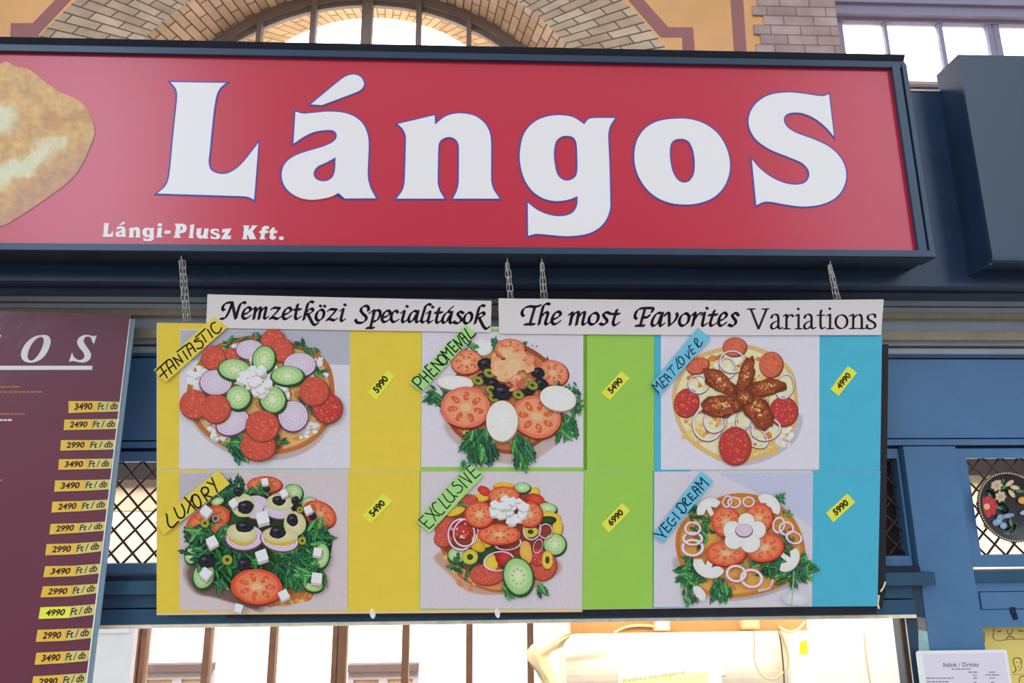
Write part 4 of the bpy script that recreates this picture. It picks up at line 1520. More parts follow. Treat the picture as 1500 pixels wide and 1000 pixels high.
ik.onion(695, 275, 92, 78); ik.onion(840, 300, 98, 52, .15); ik.onion(618, 475, 126, 84, -.05); ik.onion(850, 488, 128, 78, .2)
for x, y, rx, ry, r, yc in ((610, 265, 80, 76, -.2, 0), (850, 245, 90, 54, .1, 0), (950, 385, 74, 82, 0, 0), (600, 445, 98, 62, .15, 1), (855, 460, 116, 50, .05, 1)):
    if yc:
        ik.poly(ell(x, y + 14, rx, ry + 6, r, 26), (206, 166, 40), (236, 204, 60))
    ik.poly(ell(x, y, rx, ry, r, 26, .03), (196, 190, 140), (222, 214, 170))
for x, y, rx, ry in ((625, 275, 56, 44), (845, 232, 46, 32), (935, 360, 38, 42), (618, 405, 62, 36), (838, 440, 56, 42), (365, 632, 56, 46), (615, 655, 46, 48), (576, 175, 32, 30), (955, 232, 28, 28), (1068, 335, 26, 28), (765, 155, 24, 22)):
    ik.olive(x, y, rx, ry)
ik.tomato(700, 800, 168, 118, .1)
for x, y, r in ((505, 622, 34), (358, 380, 28), (1000, 496, 26), (985, 292, 20)):
    ik.green_olive(x, y, r)
ik.ring_slice(430, 352, 26, 24, 0, .3, (60, 20, 20), (40, 20, 20))
for x, y, r in ((740, 342, 54), (735, 592, 50), (405, 502, 46), (362, 712, 46), (365, 300, 44), (1100, 570, 38), (1095, 742, 48), (1040, 290, 34), (880, 182, 32), (755, 105, 30), (880, 852, 42), (545, 245, 34)):
    ik.cube(x, y, r, .2 + .01 * x)
ik.cube(580, 938, 36, .3)
ik.done('dish_photo', board)['label'] = 'photo of flatbread heaped with rocket, tomato, olives and white cheese cubes'

# --- 5: mixed vegetables
ik = photo('p5', 590, 680, S2, (208, 196, 200))
ik.shade([(230,600),(330,740),(440,840),(640,860),(900,800),(1040,660),(700,500)], (190, 150, 130), bg=(208, 196, 200), grow=.7)
ik.dough([(250,520),(300,640),(370,740),(480,810),(640,850),(820,800),(980,700),(1020,520),(800,380),(400,380)], (176, 98, 56), (216, 140, 80))
ik.poly(ell(660, 460, 400, 300, 0, 34, .05), (150, 60, 40), (120, 70, 44))
Yp = (222, 178, 52)


def pepper(cx, cy, rx, ry, rot, col=Yp):
    ik.poly(ell(cx + 2, cy + 4, rx + 2, ry + 3, rot, 20), (130, 84, 26))
    ik.poly(ell(cx, cy, rx, ry, rot, 20, .08, int(cx)), col, tuple(min(255, v + 20) for v in col))


pepper(670, 140, 70, 22, 0); pepper(530, 215, 60, 30, -.2); pepper(880, 180, 30, 30, 0)
ik.poly(ell(540, 175, 46, 30, .5, 18, .1), (196, 44, 40), (222, 76, 64)); ik.cucumber(795, 155, 56, 36); ik.poly(ell(885, 232, 62, 38, .3, 20, .05), (190, 50, 40), (216, 86, 66))
ik.salami(430, 242, 66, 44, -.2); ik.greens(390, 270, 30, 20, 5, 60, 51); ik.cucumber(965, 290, 62, 36, .2)
pepper(350, 310, 62, 28, -.3); pepper(975, 345, 78, 34, .2); pepper(1030, 420, 34, 58, 0)
ik.poly(ell(960, 372, 64, 30, -.1, 20), (26, 50, 30), (44, 80, 46))
ik.salami(290, 420, 78, 70, -.5); ik.salami(270, 490, 62, 56, 0); ik.poly(ell(400, 430, 100, 74, 0, 24, .05), (150, 34, 34), (196, 66, 52))
ik.mottle(400, 430, 90, 60, 0, 16, 12, [(222, 96, 76), (170, 40, 40), (236, 196, 190)], 12)
ik.cucumber(1010, 530, 78, 76, .2); ik.cucumber(360, 602, 62, 54, .2)
ik.greens(395, 690, 80, 40, 10, 90, 52); ik.poly(ell(580, 600, 96, 56, -.4, 22, .06), (24, 56, 36), (48, 90, 56))
ik.salami(560, 728, 112, 70); ik.salami(935, 670, 86, 96, .2); ik.salami(900, 610, 50, 60, .1, 2)
pepper(530, 500, 70, 46, .3); pepper(500, 540, 50, 36, .4, (196, 160, 40)); pepper(590, 650, 46, 56, 0); ik.poly(ell(680, 615, 62, 66, 0, 22, .06), (150, 26, 36), (206, 66, 60)); pepper(820, 580, 40, 76, -.1, (226, 160, 70))
ik.green_olive(448, 612, 52, 50, 0, (190, 180, 60)); ik.green_olive(850, 445, 50, 38, 0, (186, 176, 60)); ik.green_olive(962, 632, 36, 62, 0, (224, 178, 60))
for a in ((390, 462, 92, 108, .1), (420, 450, 84, 96, .3), (860, 430, 60, 70, .3), (950, 440, 46, 50, 0), (700, 520, 90, 46, -.1), (640, 640, 104, 66, -.15), (900, 540, 30, 50, .3)):
    ik.ring_slice(*a, w=.10)
ik.tomato(640, 462, 142, 70, .02); ik.tomato(845, 330, 84, 84, -.5); ik.tomato(672, 205, 104, 62); ik.tomato(510, 330, 96, 88, .1)
ik.crumble(705, 300, 110, 80, 24, 34, 3)
ik.greens(690, 800, 30, 60, 10, 80, 53, 1.2, .6); ik.greens(910, 800, 20, 30, 6, 90, 54, 1.0, .3); ik.greens(300, 672, 20, 6, 3, 60, 55, 0, .2)
ik.cucumber(768, 740, 100, 132, -.25)
ik.done('dish_photo', board)['label'] = 'photo of flatbread with tomato, peppers, cucumber and crumbled white cheese'

# --- 6: egg flower, mushrooms and onion rings
ik = photo('p6', 940, 680, S2, (208, 200, 208))
ik.mb.fan([ik.fn(*q) for q in ((500, 55), (1135, 55), (1135, 420), (900, 260))], ik.up(), ik.c((188, 190, 210)))
ik.shade([(230,620),(280,780),(420,880),(640,900),(900,840),(1100,700),(700,500)], (176, 166, 170), bg=(208, 200, 208), grow=.6)
ik.dough([(226,560),(240,430),(320,330),(460,240),(640,190),(820,220),(980,320),(1070,480),(1080,640),(980,780),(820,850),(600,888),(420,860),(290,740)], (196, 122, 50), (228, 164, 80))
ik.greens(420, 430, 50, 80, 18, 80, 61); ik.greens(330, 300, 40, 50, 12, 70, 62); ik.greens(330, 720, 80, 80, 34, 100, 63); ik.greens(520, 800, 60, 60, 20, 100, 64, 1.6, .7); ik.greens(960, 690, 130, 70, 46, 110, 65); ik.greens(1070, 660, 40, 60, 14, 70, 66); ik.greens(320, 850, 60, 60, 12, 70, 67, 1.5, .6)
ik.greens(950, 540, 40, 40, 10, 70, 68); ik.greens(920, 220, 40, 20, 6, 60, 69); ik.greens(760, 660, 120, 30, 14, 70, 70); ik.greens(950, 320, 30, 14, 4, 50, 71)
ik.mushroom(440, 290, 86, -.5); ik.mushroom(830, 270, 90, .7); ik.mushroom(960, 620, 92, 2.2); ik.mushroom(440, 660, 108, 3.5)
ik.tomato(552, 372, 94, 104, -.2); ik.tomato(768, 348, 96, 98, .3); ik.tomato(552, 582, 134, 84, -.05); ik.tomato(810, 545, 124, 94, -.2)
for a in ((330, 545, 76, 58, 0), (330, 485, 70, 46, 0), (330, 418, 56, 46, 0), (605, 246, 46, 38, 0), (560, 240, 32, 42, .3), (700, 242, 40, 36, 0), (900, 395, 42, 56, .2), (950, 418, 52, 46, 0), (1000, 478, 58, 42, .4), (720, 748, 78, 64, .2), (618, 716, 70, 58, .1)):
    ik.ring_slice(*a, w=.24, col=(230, 196, 210), edge=(172, 82, 118))
ik.line([(860, 760), (840, 810), (770, 830)], (236, 214, 222), 14)
for a in ((595, 430, 62, 60, 0), (685, 365, 54, 48, 0), (760, 426, 54, 56, .2), (602, 500, 60, 54, .1), (712, 514, 66, 62, -.2)):
    ik.egg(*a)
ik.onion(670, 430, 56, 42)
ik.poly(ell(375, 845, 30, 60, -.6, 16, .1), (220, 212, 208), (236, 230, 226)); ik.poly(ell(1020, 880, 90, 50, 0, 18, .1), (196, 192, 202), (220, 216, 222))
ik.line([(1000, 700), (985, 930)], (150, 186, 140), 8)
ik.done('dish_photo', board)['label'] = 'photo of flatbread with boiled egg flower, tomato and mushroom slices'

# --- title strips
TA = (300, 425, 1500 / 230); TB = (500, 425, 1500 / 230); TC = (740, 430, 1500 / 220); TD = (910, 430, 7.5); TE = (1080, 430, 1500 / 220)
e1 = [(375,232),(420,215),(445,187),(432,166),(400,172),(374,212),(368,250),(385,272),(415,265),(440,246)]
sh = lambda pts, dx, dy, k=1.0, ox=0, oy=0: [(ox + (x - ox) * k + dx, oy + (y - oy) * k + dy) for x, y in pts]


def el_stroke(cx, cy, rx, ry, slant=.25):
    pts = []
    for i in range(13):
        a = -1.2 - 2 * math.pi * i / 12
        y = ry * math.sin(a)
        pts.append((cx + rx * math.cos(a) - y * slant, cy + y))
    return pts


k1 = [[(1042,118),(1020,108),(1000,118),(985,145),(950,282)], [(962,226),(1000,186),(1030,178),(1038,198),(1005,224),(975,230)], [(990,230),(1015,280),(1040,322),(1065,332),(1086,312)]]
T1 = [[(196,190),(182,188),(178,165),(200,130),(240,118),(270,118)], [(268,122),(250,175),(225,230),(195,270),(160,270)], [(268,120),(302,272)], [(302,272),(330,175),(352,128),(380,116),(396,126)],
      e1, [(462,182),(490,168),(474,276)], [(484,218),(518,172),(540,170),(522,276)], [(532,218),(566,174),(592,170),(574,255),(584,272),(610,256)],
      [(645,182),(660,168),(700,170),(722,172)], [(722,172),(690,212),(630,272)], [(630,272),(660,262),(700,274),(728,258)], sh(e1, 385, 3),
      [(893,135),(870,250),(882,276),(918,256)], [(855,185),(922,183)], *k1, el_stroke(1105, 238, 36, 52), [(1108,150),(1112,152)], [(1148,152),(1152,154)],
      *[sh(s_, 540, 14) for s_ in ([(645,182),(660,168),(700,170),(722,172)], [(722,172),(690,212),(630,272)], [(630,272),(660,262),(700,274),(728,258)])],
      [(1298,196),(1326,182),(1304,275),(1316,295),(1340,278)], [(1341,140),(1346,142)]]
a1 = [[(728,206),(700,198),(668,222),(646,268),(654,302),(688,286),(724,222)], [(736,198),(716,285),(726,306),(756,288)]]
T2 = [[(262,196),(262,166),(244,150),(208,158),(190,190),(210,225),(240,256),(234,290),(196,312),(152,306),(138,280)],
      [(272,216),(318,196),(280,360)], [(302,218),(342,192),(370,200),(372,242),(342,288),(296,302)], [(245,360),(312,360)], sh(e1, 24, 31),
      [(542,216),(530,198),(502,204),(480,245),(482,286),(505,304),(546,284)], [(574,216),(603,200),(584,285),(595,306),(622,288)], [(628,154),(633,156)],
      *a1, [(856,142),(838,134),(815,142),(800,172),(768,282),(780,308),(806,293)], sh([(574,216),(603,200),(584,285),(595,306),(622,288)], 246, 4), [(871,160),(876,162)],
      [(936,170),(908,285),(920,312),(950,290)], [(895,215),(965,213)], *[sh(s_, 322, 8) for s_ in a1], [(1030,190),(1066,158)],
      [(1166,222),(1142,206),(1116,214),(1118,240),(1145,272),(1140,300),(1106,316),(1074,304)], el_stroke(1210, 266, 36, 52), *[sh(s_, 327, 36) for s_ in k1]]
T3 = [[(184,225),(170,210),(168,180),(190,146),(240,128),(300,132),(352,118)], [(296,130),(245,305)], [(195,306),(290,306)],
      [(442,110),(420,100),(395,108),(375,135),(335,308)], [(352,240),(392,192),(420,188),(424,208),(400,285),(410,308),(440,290)], [(465+(x-368)*1.12, 182+(y-166)*1.16) for x, y in e1],
      [(635,212),(667,190),(645,312)], [(656,246),(698,192),(730,190),(708,312)], [(720,246),(762,194),(792,190),(770,288),(780,310),(808,292)], el_stroke(880, 250, 45, 58),
      [(1046,202),(1012,187),(980,200),(985,230),(1012,264),(1005,296),(970,310),(943,298)], [(1112,160),(1074,285),(1088,316),(1132,290)], [(1058,203),(1136,203)]]
T4 = [[(164,278),(148,262),(148,232),(172,184),(216,162),(342,162),(330,204)], [(256,165),(204,350)], [(155,352),(248,352)], [(225,260),(286,260),(302,236)],
      [(432,215),(392,214),(348,268),(330,328),(350,354),(400,320),(438,230)], [(450,210),(420,330),(430,356),(466,328)], [(475,242),(496,212),(520,220),(522,354)], [(522,354),(580,300),(610,245),(602,214)],
      el_stroke(685, 285, 50, 68), [(768,242),(806,212),(774,354)], [(794,288),(838,226),(874,214)], [(878,236),(908,212),(884,330),(896,354),(932,328)], [(932,160),(938,162)],
      [(1016,185),(970,320),(985,354),(1042,322)], [(955,235),(1046,232)], [(1062+(x-368)*1.14, 212+(y-166)*1.32) for x, y in e1], [(1282,242),(1252,214),(1214,228),(1222,262),(1250,300),(1240,340),(1206,356),(1172,340)]]
iT = [[(574,224),(602,210),(602,350)], [(574,351),(636,351)]]
aT = [[(332,246),(344,216),(370,206),(396,220),(402,250),(402,320),(416,350),(440,338)], [(402,268),(362,284),(332,314),(336,346),(366,350),(402,318)]]
T5 = [[(128,156),(204,352)], [(284,156),(204,352)], [(95,154),(166,154)], [(242,154),(304,154)], *aT, [(455,224),(482,210),(482,350)], [(455,351),(516,351)], [(484,246),(510,214),(538,214),(545,232)],
      *iT, [(597,152),(603,154)], *[sh(s_, 330, 0) for s_ in aT], [(830,165),(822,200),(822,318),(836,350),(864,336)], [(790,216),(860,216)],
      *[sh(s_, 314, -2) for s_ in iT], [(911,150),(917,152)], el_stroke(1030, 280, 58, 68, .02), [(1112,224),(1146,210),(1146,346)], [(1114,348),(1180,348)], [(1148,246),(1185,214),(1218,214),(1232,250),(1232,346)], [(1198,348),(1264,348)],
      [(1366,240),(1362,212),(1325,206),(1294,226),(1300,258),(1350,288),(1368,318),(1345,348),(1310,350),(1286,340),(1284,312)]]
for quad, tr, strokes, w, th, ang in ((((305, 431), (513.5, 436), (514, 483.5), (303, 480)), TA, T1, 29, 10, .62), (((513.5, 436), (720, 440.5), (719, 486.5), (514, 483.5)), TB, T2, 29, 10, .62),
                                     (((730, 437), (917, 439), (917.5, 490), (731, 488.5)), TC, T3, 31, 11, .62), (((917, 439), (1086, 440.3), (1086, 491), (917.5, 490)), TD, T4, 34, 12, .62),
                                     (((1086, 440.3), (1293, 438.5), (1289, 490.5), (1086, 491)), TE, T5, 23, 7.5, .30)):
    b = MB()
    b.prism([bp(*q) for q in quad], 0.0042, 0.005, 0)
    fn = crop(BP, *tr)
    for s_ in strokes:
        if len(s_) == 2 and abs(s_[0][0] - s_[1][0]) < 7 and abs(s_[0][1] - s_[1][1]) < 7:
            pen_stroke(b, s_, fn, 0.0052, w * .85 + 5, 1)
        else:
            nib_stroke(b, s_, fn, 0.0052, w, th, ang, 1)
    b.build('title_strip', [M_paper, M_black], parent=board, M=BP.M)

# --- hand-lettered name cards
def oval(cx, cy, a, b_, rot):
    return ell(cx, cy, a, b_, rot, 14) + [ell(cx, cy, a, b_, rot, 14)[0]]


NAMES = [
    ('FANTASTIC', ((227.1, 541.9), (245, 559.2), (334.7, 479.4), (315.3, 464.2)), (225, 460, 9.524), 17, M_tag_yellow, M_brown_ink,
     [[(45,795),(195,655)],[(120,740),(210,885)],[(110,865),(200,775)],[(270,825),(205,710),(205,650),(250,632),(280,670),(335,760)],[(235,755),(300,700)],
      [(290,605),(375,715)],[(290,605),(425,665)],[(428,668),(358,560)],[(345,525),(465,430)],[(425,515),(495,625)],[(540,580),(485,470),(490,420),(525,405),(555,440),(605,520)],[(505,495),(565,462)],
      [(645,335),(592,362),(595,385),(670,372),(705,410),(692,465),(625,480)],[(605,322),(735,205)],[(690,285),(750,385)],[(770,215),(840,325)],[(875,115),(825,140),(825,210),(880,265),(930,255),(965,190)]]),
    ('PHENOMENAL', ((601.6, 561.3), (618.1, 573.4), (697.3, 488.7), (682.5, 475.5)), (600, 470, 9.091), 15, M_tag_green, M_green_ink,
     [[(40,800),(170,915)],[(40,800),(55,765),(110,737),(150,770),(145,830),(105,852)],[(130,705),(255,820)],[(185,665),(305,775)],[(185,765),(240,715)],[(205,610),(325,740)],[(205,610),(240,580)],[(260,665),(297,635)],[(325,740),(375,690)],
      [(405,665),(285,555)],[(285,555),(450,590)],[(450,590),(350,505)],oval(440,512,45,75,-.76),[(535,520),(415,405)],[(415,405),(495,430)],[(495,430),(485,350)],[(485,350),(585,460)],[(505,310),(615,415)],[(505,310),(550,275)],[(560,362),(600,330)],[(615,415),(650,375)],
      [(685,372),(580,250)],[(580,250),(705,330)],[(705,330),(640,200)],[(745,300),(660,185),(690,160),(790,275)],[(700,238),(742,205)],[(735,105),(810,225),(850,205),(880,170)]]),
    ('MEAT LOVER', ((952.2, 563), (966, 578.4), (1039.7, 495.4), (1021.5, 480)), (950, 475, 9.091), 12, M_tag_cyan, M_blue_ink,
     [[(130,910),(35,800)],[(35,800),(105,825)],[(105,825),(90,755)],[(90,755),(185,850)],[(130,715),(205,835)],[(130,715),(180,690)],[(165,772),(200,745)],[(205,835),(250,790)],[(265,760),(198,690),(210,662),(300,720)],[(230,717),(265,690)],[(235,610),(305,535)],[(275,575),(340,675)],
      [(355,440),(385,592)],[(385,592),(440,555)],oval(425,480,34,58,-.5),[(475,400),(535,455)],[(535,455),(515,350)],[(520,300),(580,400)],[(520,300),(552,275)],[(552,350),(582,325)],[(580,400),(612,375)],[(600,235),(650,305)],[(600,235),(610,190),(640,205),(632,262)],[(635,268),(670,298),(705,235)]]),
    ('LUXORY', ((229.4, 763.6), (242.6, 781.2), (338.3, 707.5), (320.7, 687.7)), (225, 680, 4.546), 9, M_tag_yellow, M_brown_ink,
     [[(95,325),(120,412),(175,375)],[(145,285),(175,348),(208,345),(215,305),(195,260)],[(215,215),(288,295)],[(265,205),(235,318)],oval(295,240,25,46,-.35),[(325,175),(365,237)],[(325,175),(335,152),(365,152),(372,182),(345,202)],[(345,200),(395,212)],[(395,85),(432,180)],[(365,115),(412,132)]]),
    ('EXCLUSIVE', ((609.9, 761.9), (629.7, 779), (708.4, 694.8), (688, 677.2)), (600, 675, 9.091), 13, M_tag_green, M_green_ink,
     [[(125,775),(265,890)],[(125,775),(185,715)],[(200,825),(235,785)],[(265,890),(330,830)],[(210,685),(400,720)],[(275,610),(350,790)],[(355,540),(310,560),(330,640),(420,705),(470,665)],[(385,490),(495,625)],[(495,625),(545,575)],
      [(440,430),(510,525),(570,535),(600,480),(495,365)],[(600,455),(640,465)],[(590,270),(568,300),(590,325),(640,310),(700,335),(690,395),(635,420)],[(650,230),(765,345)],[(660,190),(830,280)],[(830,280),(725,150)],[(750,85),(875,225)],[(750,85),(810,50)],[(820,145),(870,100)],[(875,225),(945,165)]]),
    ('VEGI DREAM', ((956, 781.3), (969.8, 794), (1043.5, 703.2), (1025.9, 690)), (950, 690, 9.091), 14, M_tag_cyan, M_blue_ink,
     [[(60,820),(150,835),(225,862)],[(190,850),(130,740)],[(155,710),(255,805)],[(155,710),(200,670)],[(205,755),(240,720)],[(255,805),(300,745)],[(258,608),(238,650),(300,715),(345,700),(350,665)],[(300,650),(335,615)],[(305,535),(405,625)],
      [(380,470),(450,545)],[(360,470),(380,420),(450,430),(490,500),(470,545),(420,540)],[(440,395),(512,450)],[(440,395),(450,352),(480,360),(472,410)],[(475,408),(510,440),(562,410)],[(505,310),(575,380)],[(505,310),(545,280)],[(545,350),(575,320)],[(575,380),(630,330)],
      [(650,320),(570,212),(610,200),(685,285)],[(610,252),(652,225)],[(720,240),(605,140)],[(605,140),(700,165)],[(700,165),(680,75)],[(680,75),(790,175)]])]
for word, quad, tr, w, m_, ink_, strokes in NAMES:
    b = MB()
    b.prism([bp(*q) for q in quad], 0.0066, 0.0074, 0)
    fn = crop(BP, *tr)
    for s_ in strokes:
        pen_stroke(b, s_, fn, 0.0076, w * 1.3, 1)
    b.build('name_card', [m_, ink_], parent=board, M=BP.M)

# --- price cards
for s_, q in (('5990', ((537.2, 574.7), (551.2, 586.1), (578.7, 550.9), (568, 541.7))), ('5490', ((880.3, 575.5), (893.1, 585.7), (922.1, 553.5), (910, 543.2))),
              ('4990', ((1215.9, 569.6), (1227.6, 579.8), (1254.9, 545.6), (1241.4, 535.7))), ('5490', ((530.5, 754.9), (543.7, 766.4), (575, 733.2), (561.3, 722.2))),
              ('6990', ((880.5, 767.3), (891.9, 779.9), (922.8, 747.8), (911.4, 736.1))), ('5990', ((1209.6, 751), (1220.1, 764.5), (1252.2, 735.1), (1240.8, 722.5)))):
    b = MB()
    P4 = [Vector(bp(*t)) for t in q]            # top-left, bottom-left, bottom-right, top-right of the card
    b.prism([tuple(t) for t in P4], 0.0012, 0.0020, 0)
    tl_, bl_, br_, tr_ = P4
    f = lambda u, v: bl_ + (br_ - bl_) * u + (tl_ - bl_) * v
    put_text(b, s_, f(.20, .22), f(.80, .22), f(.20, .82), 0.0022, 1, bold=0.04)
    b.build('price_card', [M_price, M_brown_ink], parent=board, M=BP.M)
# white push-in clips at the lower edge
for px_, py_ in ((546, 898), (728.5, 897)):
    b = MB()
    x, y = bp(px_, py_)
    b.prism(ell(x, y, 0.006, 0.011, .25, 14), -0.004, 0.006)
    b.build('clip', [M_white_gloss], parent=board, M=BP.M)
b = MB()
fnb = BP.P
b.tube([BP.W(*fnb(1288, 872), -.002), BP.W(*fnb(1286.5, 884), -.003), BP.W(*fnb(1288.5, 891.5), -.004)], 0.0026, n=8)
b.tube([BP.W(*fnb(1290, 866), -.0), BP.W(*fnb(1295, 860), -.002), BP.W(*fnb(1299, 853), -.006)], 0.002, n=8)
b.build('tie_cord', [M_worn], parent=board, M=Matrix())

# =================================================================== chains
def chain(top, bot, spread_t, spread_b, label, twist=0.0):
    T, Bm = Vector(top), Vector(bot)
    root = thing('hanging_chain', label, 'chain', Matrix.Translation(T), 'chains carrying the menu board')
    b = MB()
    hk = [T + Vector((0, 0.008, 0.006)), T + Vector((0, 0.0, 0.006)), T + Vector((0, -0.002, 0.0)), T + Vector((0, 0.002, -0.008)), T + Vector((0, 0.008, -0.010)), T + Vector((0, 0.012, -0.004))]
    b.tube([tuple(p) for p in hk], 0.0016, n=8)
    b.build('hook', [M_steel], parent=root, M=Matrix(), shade=True)
    for sgn in (-1, 1):
        a = T + Vector((sgn * spread_t, 0.004, -0.008))
        e = Bm + Vector((sgn * spread_b, 0, 0))
        L = (e - a).length
        n = max(3, round(L / 0.0165))
        d = (e - a).normalized()
        s1 = d.cross(Vector((0, 1, 0))).normalized()
        s2 = d.cross(s1)
        b = MB()
        rnd = random.Random(int(abs(T.x) * 1000) + sgn)
        for i in range(n):
            cpos = a + (e - a) * ((i + .5) / n) + s1 * rnd.uniform(-.0007, .0007)
            ang = (0.35 if i % 2 else 1.75) + rnd.uniform(-.25, .25) + twist
            w = s1 * math.cos(ang) + s2 * math.sin(ang)
            hl, hw = L / n * .54, .0043
            pts = []
            for k in range(18):
                t_ = 2 * math.pi * k / 18
                cx, cy = math.cos(t_), math.sin(t_)
                pts.append(cpos + w * hw * cx + d * (hl * .62 * (1 if cy > 0 else -1 if cy < 0 else 0) + hw * 1.1 * cy))
            b.tube([tuple(p) for p in pts], 0.0015, n=6, closed=True)
        b.build('chain_strand', [M_steel], parent=root, M=Matrix(), shade=True)
    return root


hz = zs_bot - 0.004
for (ptop, pbot, lab, tw, st) in (((267, 366), (272.5, 470), 'steel double chain above the FANTASTIC yellow corner of the menu board', 0, .004),
                                  ((743, 372), (747.5, 436), 'steel double chain above the left end of THE MOST title strip', .4, .001),
                                  ((793.5, 372), (797.5, 436), 'steel double chain hooked just above the word THE', .8, .001),
                                  ((1214.5, 372), (1227.5, 437), 'twisted steel double chain above the word VARIATIONS', 1.1, .001)):
    tp = pt(*ptop, 1.612)
    tp = Vector((tp.x, 1.612, hz))
    bx, by = BP.P(*pbot)
    bw = BP.W(bx, by, -0.005)
    chain(tp, bw, st, .0048, lab, tw)

# =================================================================== laminated maroon price poster at the left
xr_ = pt(160, 730, 1.80).x
ang = math.radians(6.0)
PP = Pl((pt(160, 730, 1.80).x, 1.80, 1.8), (math.cos(ang), math.sin(ang), 0), (0, 0, 1))
pp = PP.P
poster = thing('price_poster', 'maroon laminated price poster with yellow price labels, hanging left of the menu board', 'poster', PP.M)
xe, yt = pp(191, 468)[0], pp(120, 459)[1]
b = MB()
b.rect(xe - 0.62, -1.0, xe, yt, -0.004, 0.0)
b.build('poster_sheet', [M_poster], parent=poster, M=PP.M)
b = MB()
b.rect(xe, -1.0, xe + 0.0115, yt - 0.01, -0.006, -0.001)
b.rect(xe - 0.0015, -1.0, xe + 0.001, yt - 0.01, -0.001, 0.0018, 1)
b.build('plastic_sleeve', [M_sleeve, M_notice], parent=poster, M=PP.M)
fo_ = crop(PP, 0, 440, 1500 / 210)
b = MB()
sm = lambda pts: [fo_(*q) for q in smooth(pts, 7)]
b.prism(sm([(440,362),(500,368),(530,410),(525,470),(490,550),(430,615),(350,648),(280,645),(235,615),(222,560),(245,490),(300,420),(370,375)]), 0, 0.001, 0,
        holes=[sm([(430,382),(455,395),(458,440),(435,510),(390,585),(345,625),(310,625),(290,590),(300,530),(335,455),(385,400)])], back=False)
b.prism(sm([(1015,362,c),(985,455,c),(965,430),(950,388),(915,378),(885,395),(878,430),(905,480),(940,530),(955,570),(940,615),(895,645),(840,648),(790,638),(760,632),(722,645,c),(755,545,c),(775,590),(815,620),(855,620),(885,590),(870,540),(830,490),(808,440),(825,395),(870,365),(920,360),(960,370),(985,372)]), 0, 0.001, 0, back=False)
b.prism([fo_(*q) for q in ((-900, 683), (970, 683), (964, 725), (-900, 727))], 0, 0.001, 0, back=False)
b.prism([fo_(*q) for q in ((-20, 352), (14, 362), (8, 385), (-6, 392), (-20, 392))], 0, 0.001, 0, back=False)
b.build('poster_heading', [M_poster_white], parent=poster, M=PP.M)
b = MB()
rnd = random.Random(2)
f6 = crop(PP, 0, 450, 750 / 210)
for (fn_, y, x0, x1, m_, w0, w1, h_, g_) in ((fo_, 895, -60, 210, M_poster_orange, 18, 60, 17, 10), (fo_, 948, -60, 445, M_poster_orange, 18, 60, 17, 10), (f6, 553, 0, 130, M_poster_orange, 9, 26, 9, 5),
                                             (f6, 585, 0, 62, M_poster_white, 9, 26, 9, 5), (f6, 900, -30, 12, M_poster_orange, 9, 26, 9, 5), (f6, 913, -30, -5, M_poster_white, 9, 26, 9, 5)):
    b = MB()
    x = x0
    while x < x1:
        e_ = min(x1, x + rnd.uniform(w0, w1))
        b.prism([fn_(*q) for q in ((x, y), (e_, y), (e_, y + h_), (x, y + h_))], 0, 0.0006, 0, back=False)
        x = e_ + g_
    b.build('text_line', [m_], parent=poster, M=PP.M)

LAB = [('3490', (101, 587.5), (101, 605), (143, 587.5), (143, 603.5), (176, 588.5), (175.5, 602.5)),
       ('2490', (95, 614.5), (94, 630), (135.5, 614), (135, 629), (176, 613.5), (172, 628)),
       ('2990', (90, 644.5), (89, 660), (132, 644.5), (131, 659), (169.5, 644), (168.5, 658)),
       ('3490', (87, 672.5), (86, 688), (130, 672), (129, 687), (165.5, 671.5), (163, 686)),
       ('3490', (81.5, 703.5), (80, 720), (125.5, 703), (124, 718.5), (163, 702), (160, 716.5)),
       ('2490', (77.5, 734.5), (76, 750.5), (120, 733.5), (119, 748.5), (159, 731.5), (157, 745.5)),
       ('2990', (75, 767), (73, 782.5), (117, 766), (115, 780), (155, 763.5), (153, 777)),
       ('2990', (69, 796.5), (67, 813), (112, 795.5), (111, 811.5), (150.5, 792.5), (148.5, 807)),
       ('3490', (67, 829), (64, 845), (112, 828), (110, 843.5), (147, 825.5), (145, 839.5)),
       ('2990', (63.5, 858.5), (60, 874.5), (107, 857), (105, 873), (144, 854.5), (142, 868.5)),
       ('4990', (60, 889), (57, 906), (104, 887.5), (102, 904.5), (140, 884.5), (137.5, 900)),
       ('2990', (56, 922), (53, 939.5), (97.5, 920.5), (96, 938), (137, 919.5), (133.5, 934)),
       ('3490', (54, 955.5), (51.5, 973), (97, 953.5), (95, 970.5), (134, 952), (128, 967.5)),
       ('2990', (49.5, 990), (47, 1007), (93, 987.5), (91, 1005), (130, 985), (126, 1001))]
for i, (s_, a, b0, m1_, m2_, r1, r2_) in enumerate(LAB):
    A_, B_, M1_, M2_, R1_, R2_ = (Vector(pp(*q)) for q in (a, b0, m1_, m2_, r1, r2_))
    b = MB()
    b.prism([tuple(A_), tuple(M1_), tuple(M2_), tuple(B_)], 0.001, 0.0026, 2 if s_ == '4990' else 0)
    b.prism([tuple(M1_ + (A_ - M1_) * .03), tuple(R1_), tuple(R2_), tuple(M2_ + (B_ - M2_) * .03)], 0.0008, 0.0016, 1)
    f = lambda u, v: B_ + (M2_ - B_) * u + (A_ - B_) * v
    put_text(b, s_, f(.20, .22), f(.82, .22), f(.23, .80), 0.0028, 3, bold=0.03)
    g = lambda u, v: M2_ + (R2_ - M2_) * u + (M1_ - M2_) * v
    put_text(b, 'Ft / db', g(.03, .20), g(.90, .20), g(.06, .84), 0.0018, 3, bold=0.02)
    b.build('price_label', [M_price_gold, M_price_pale, M_price, M_brown_ink], parent=poster, M=PP.M)

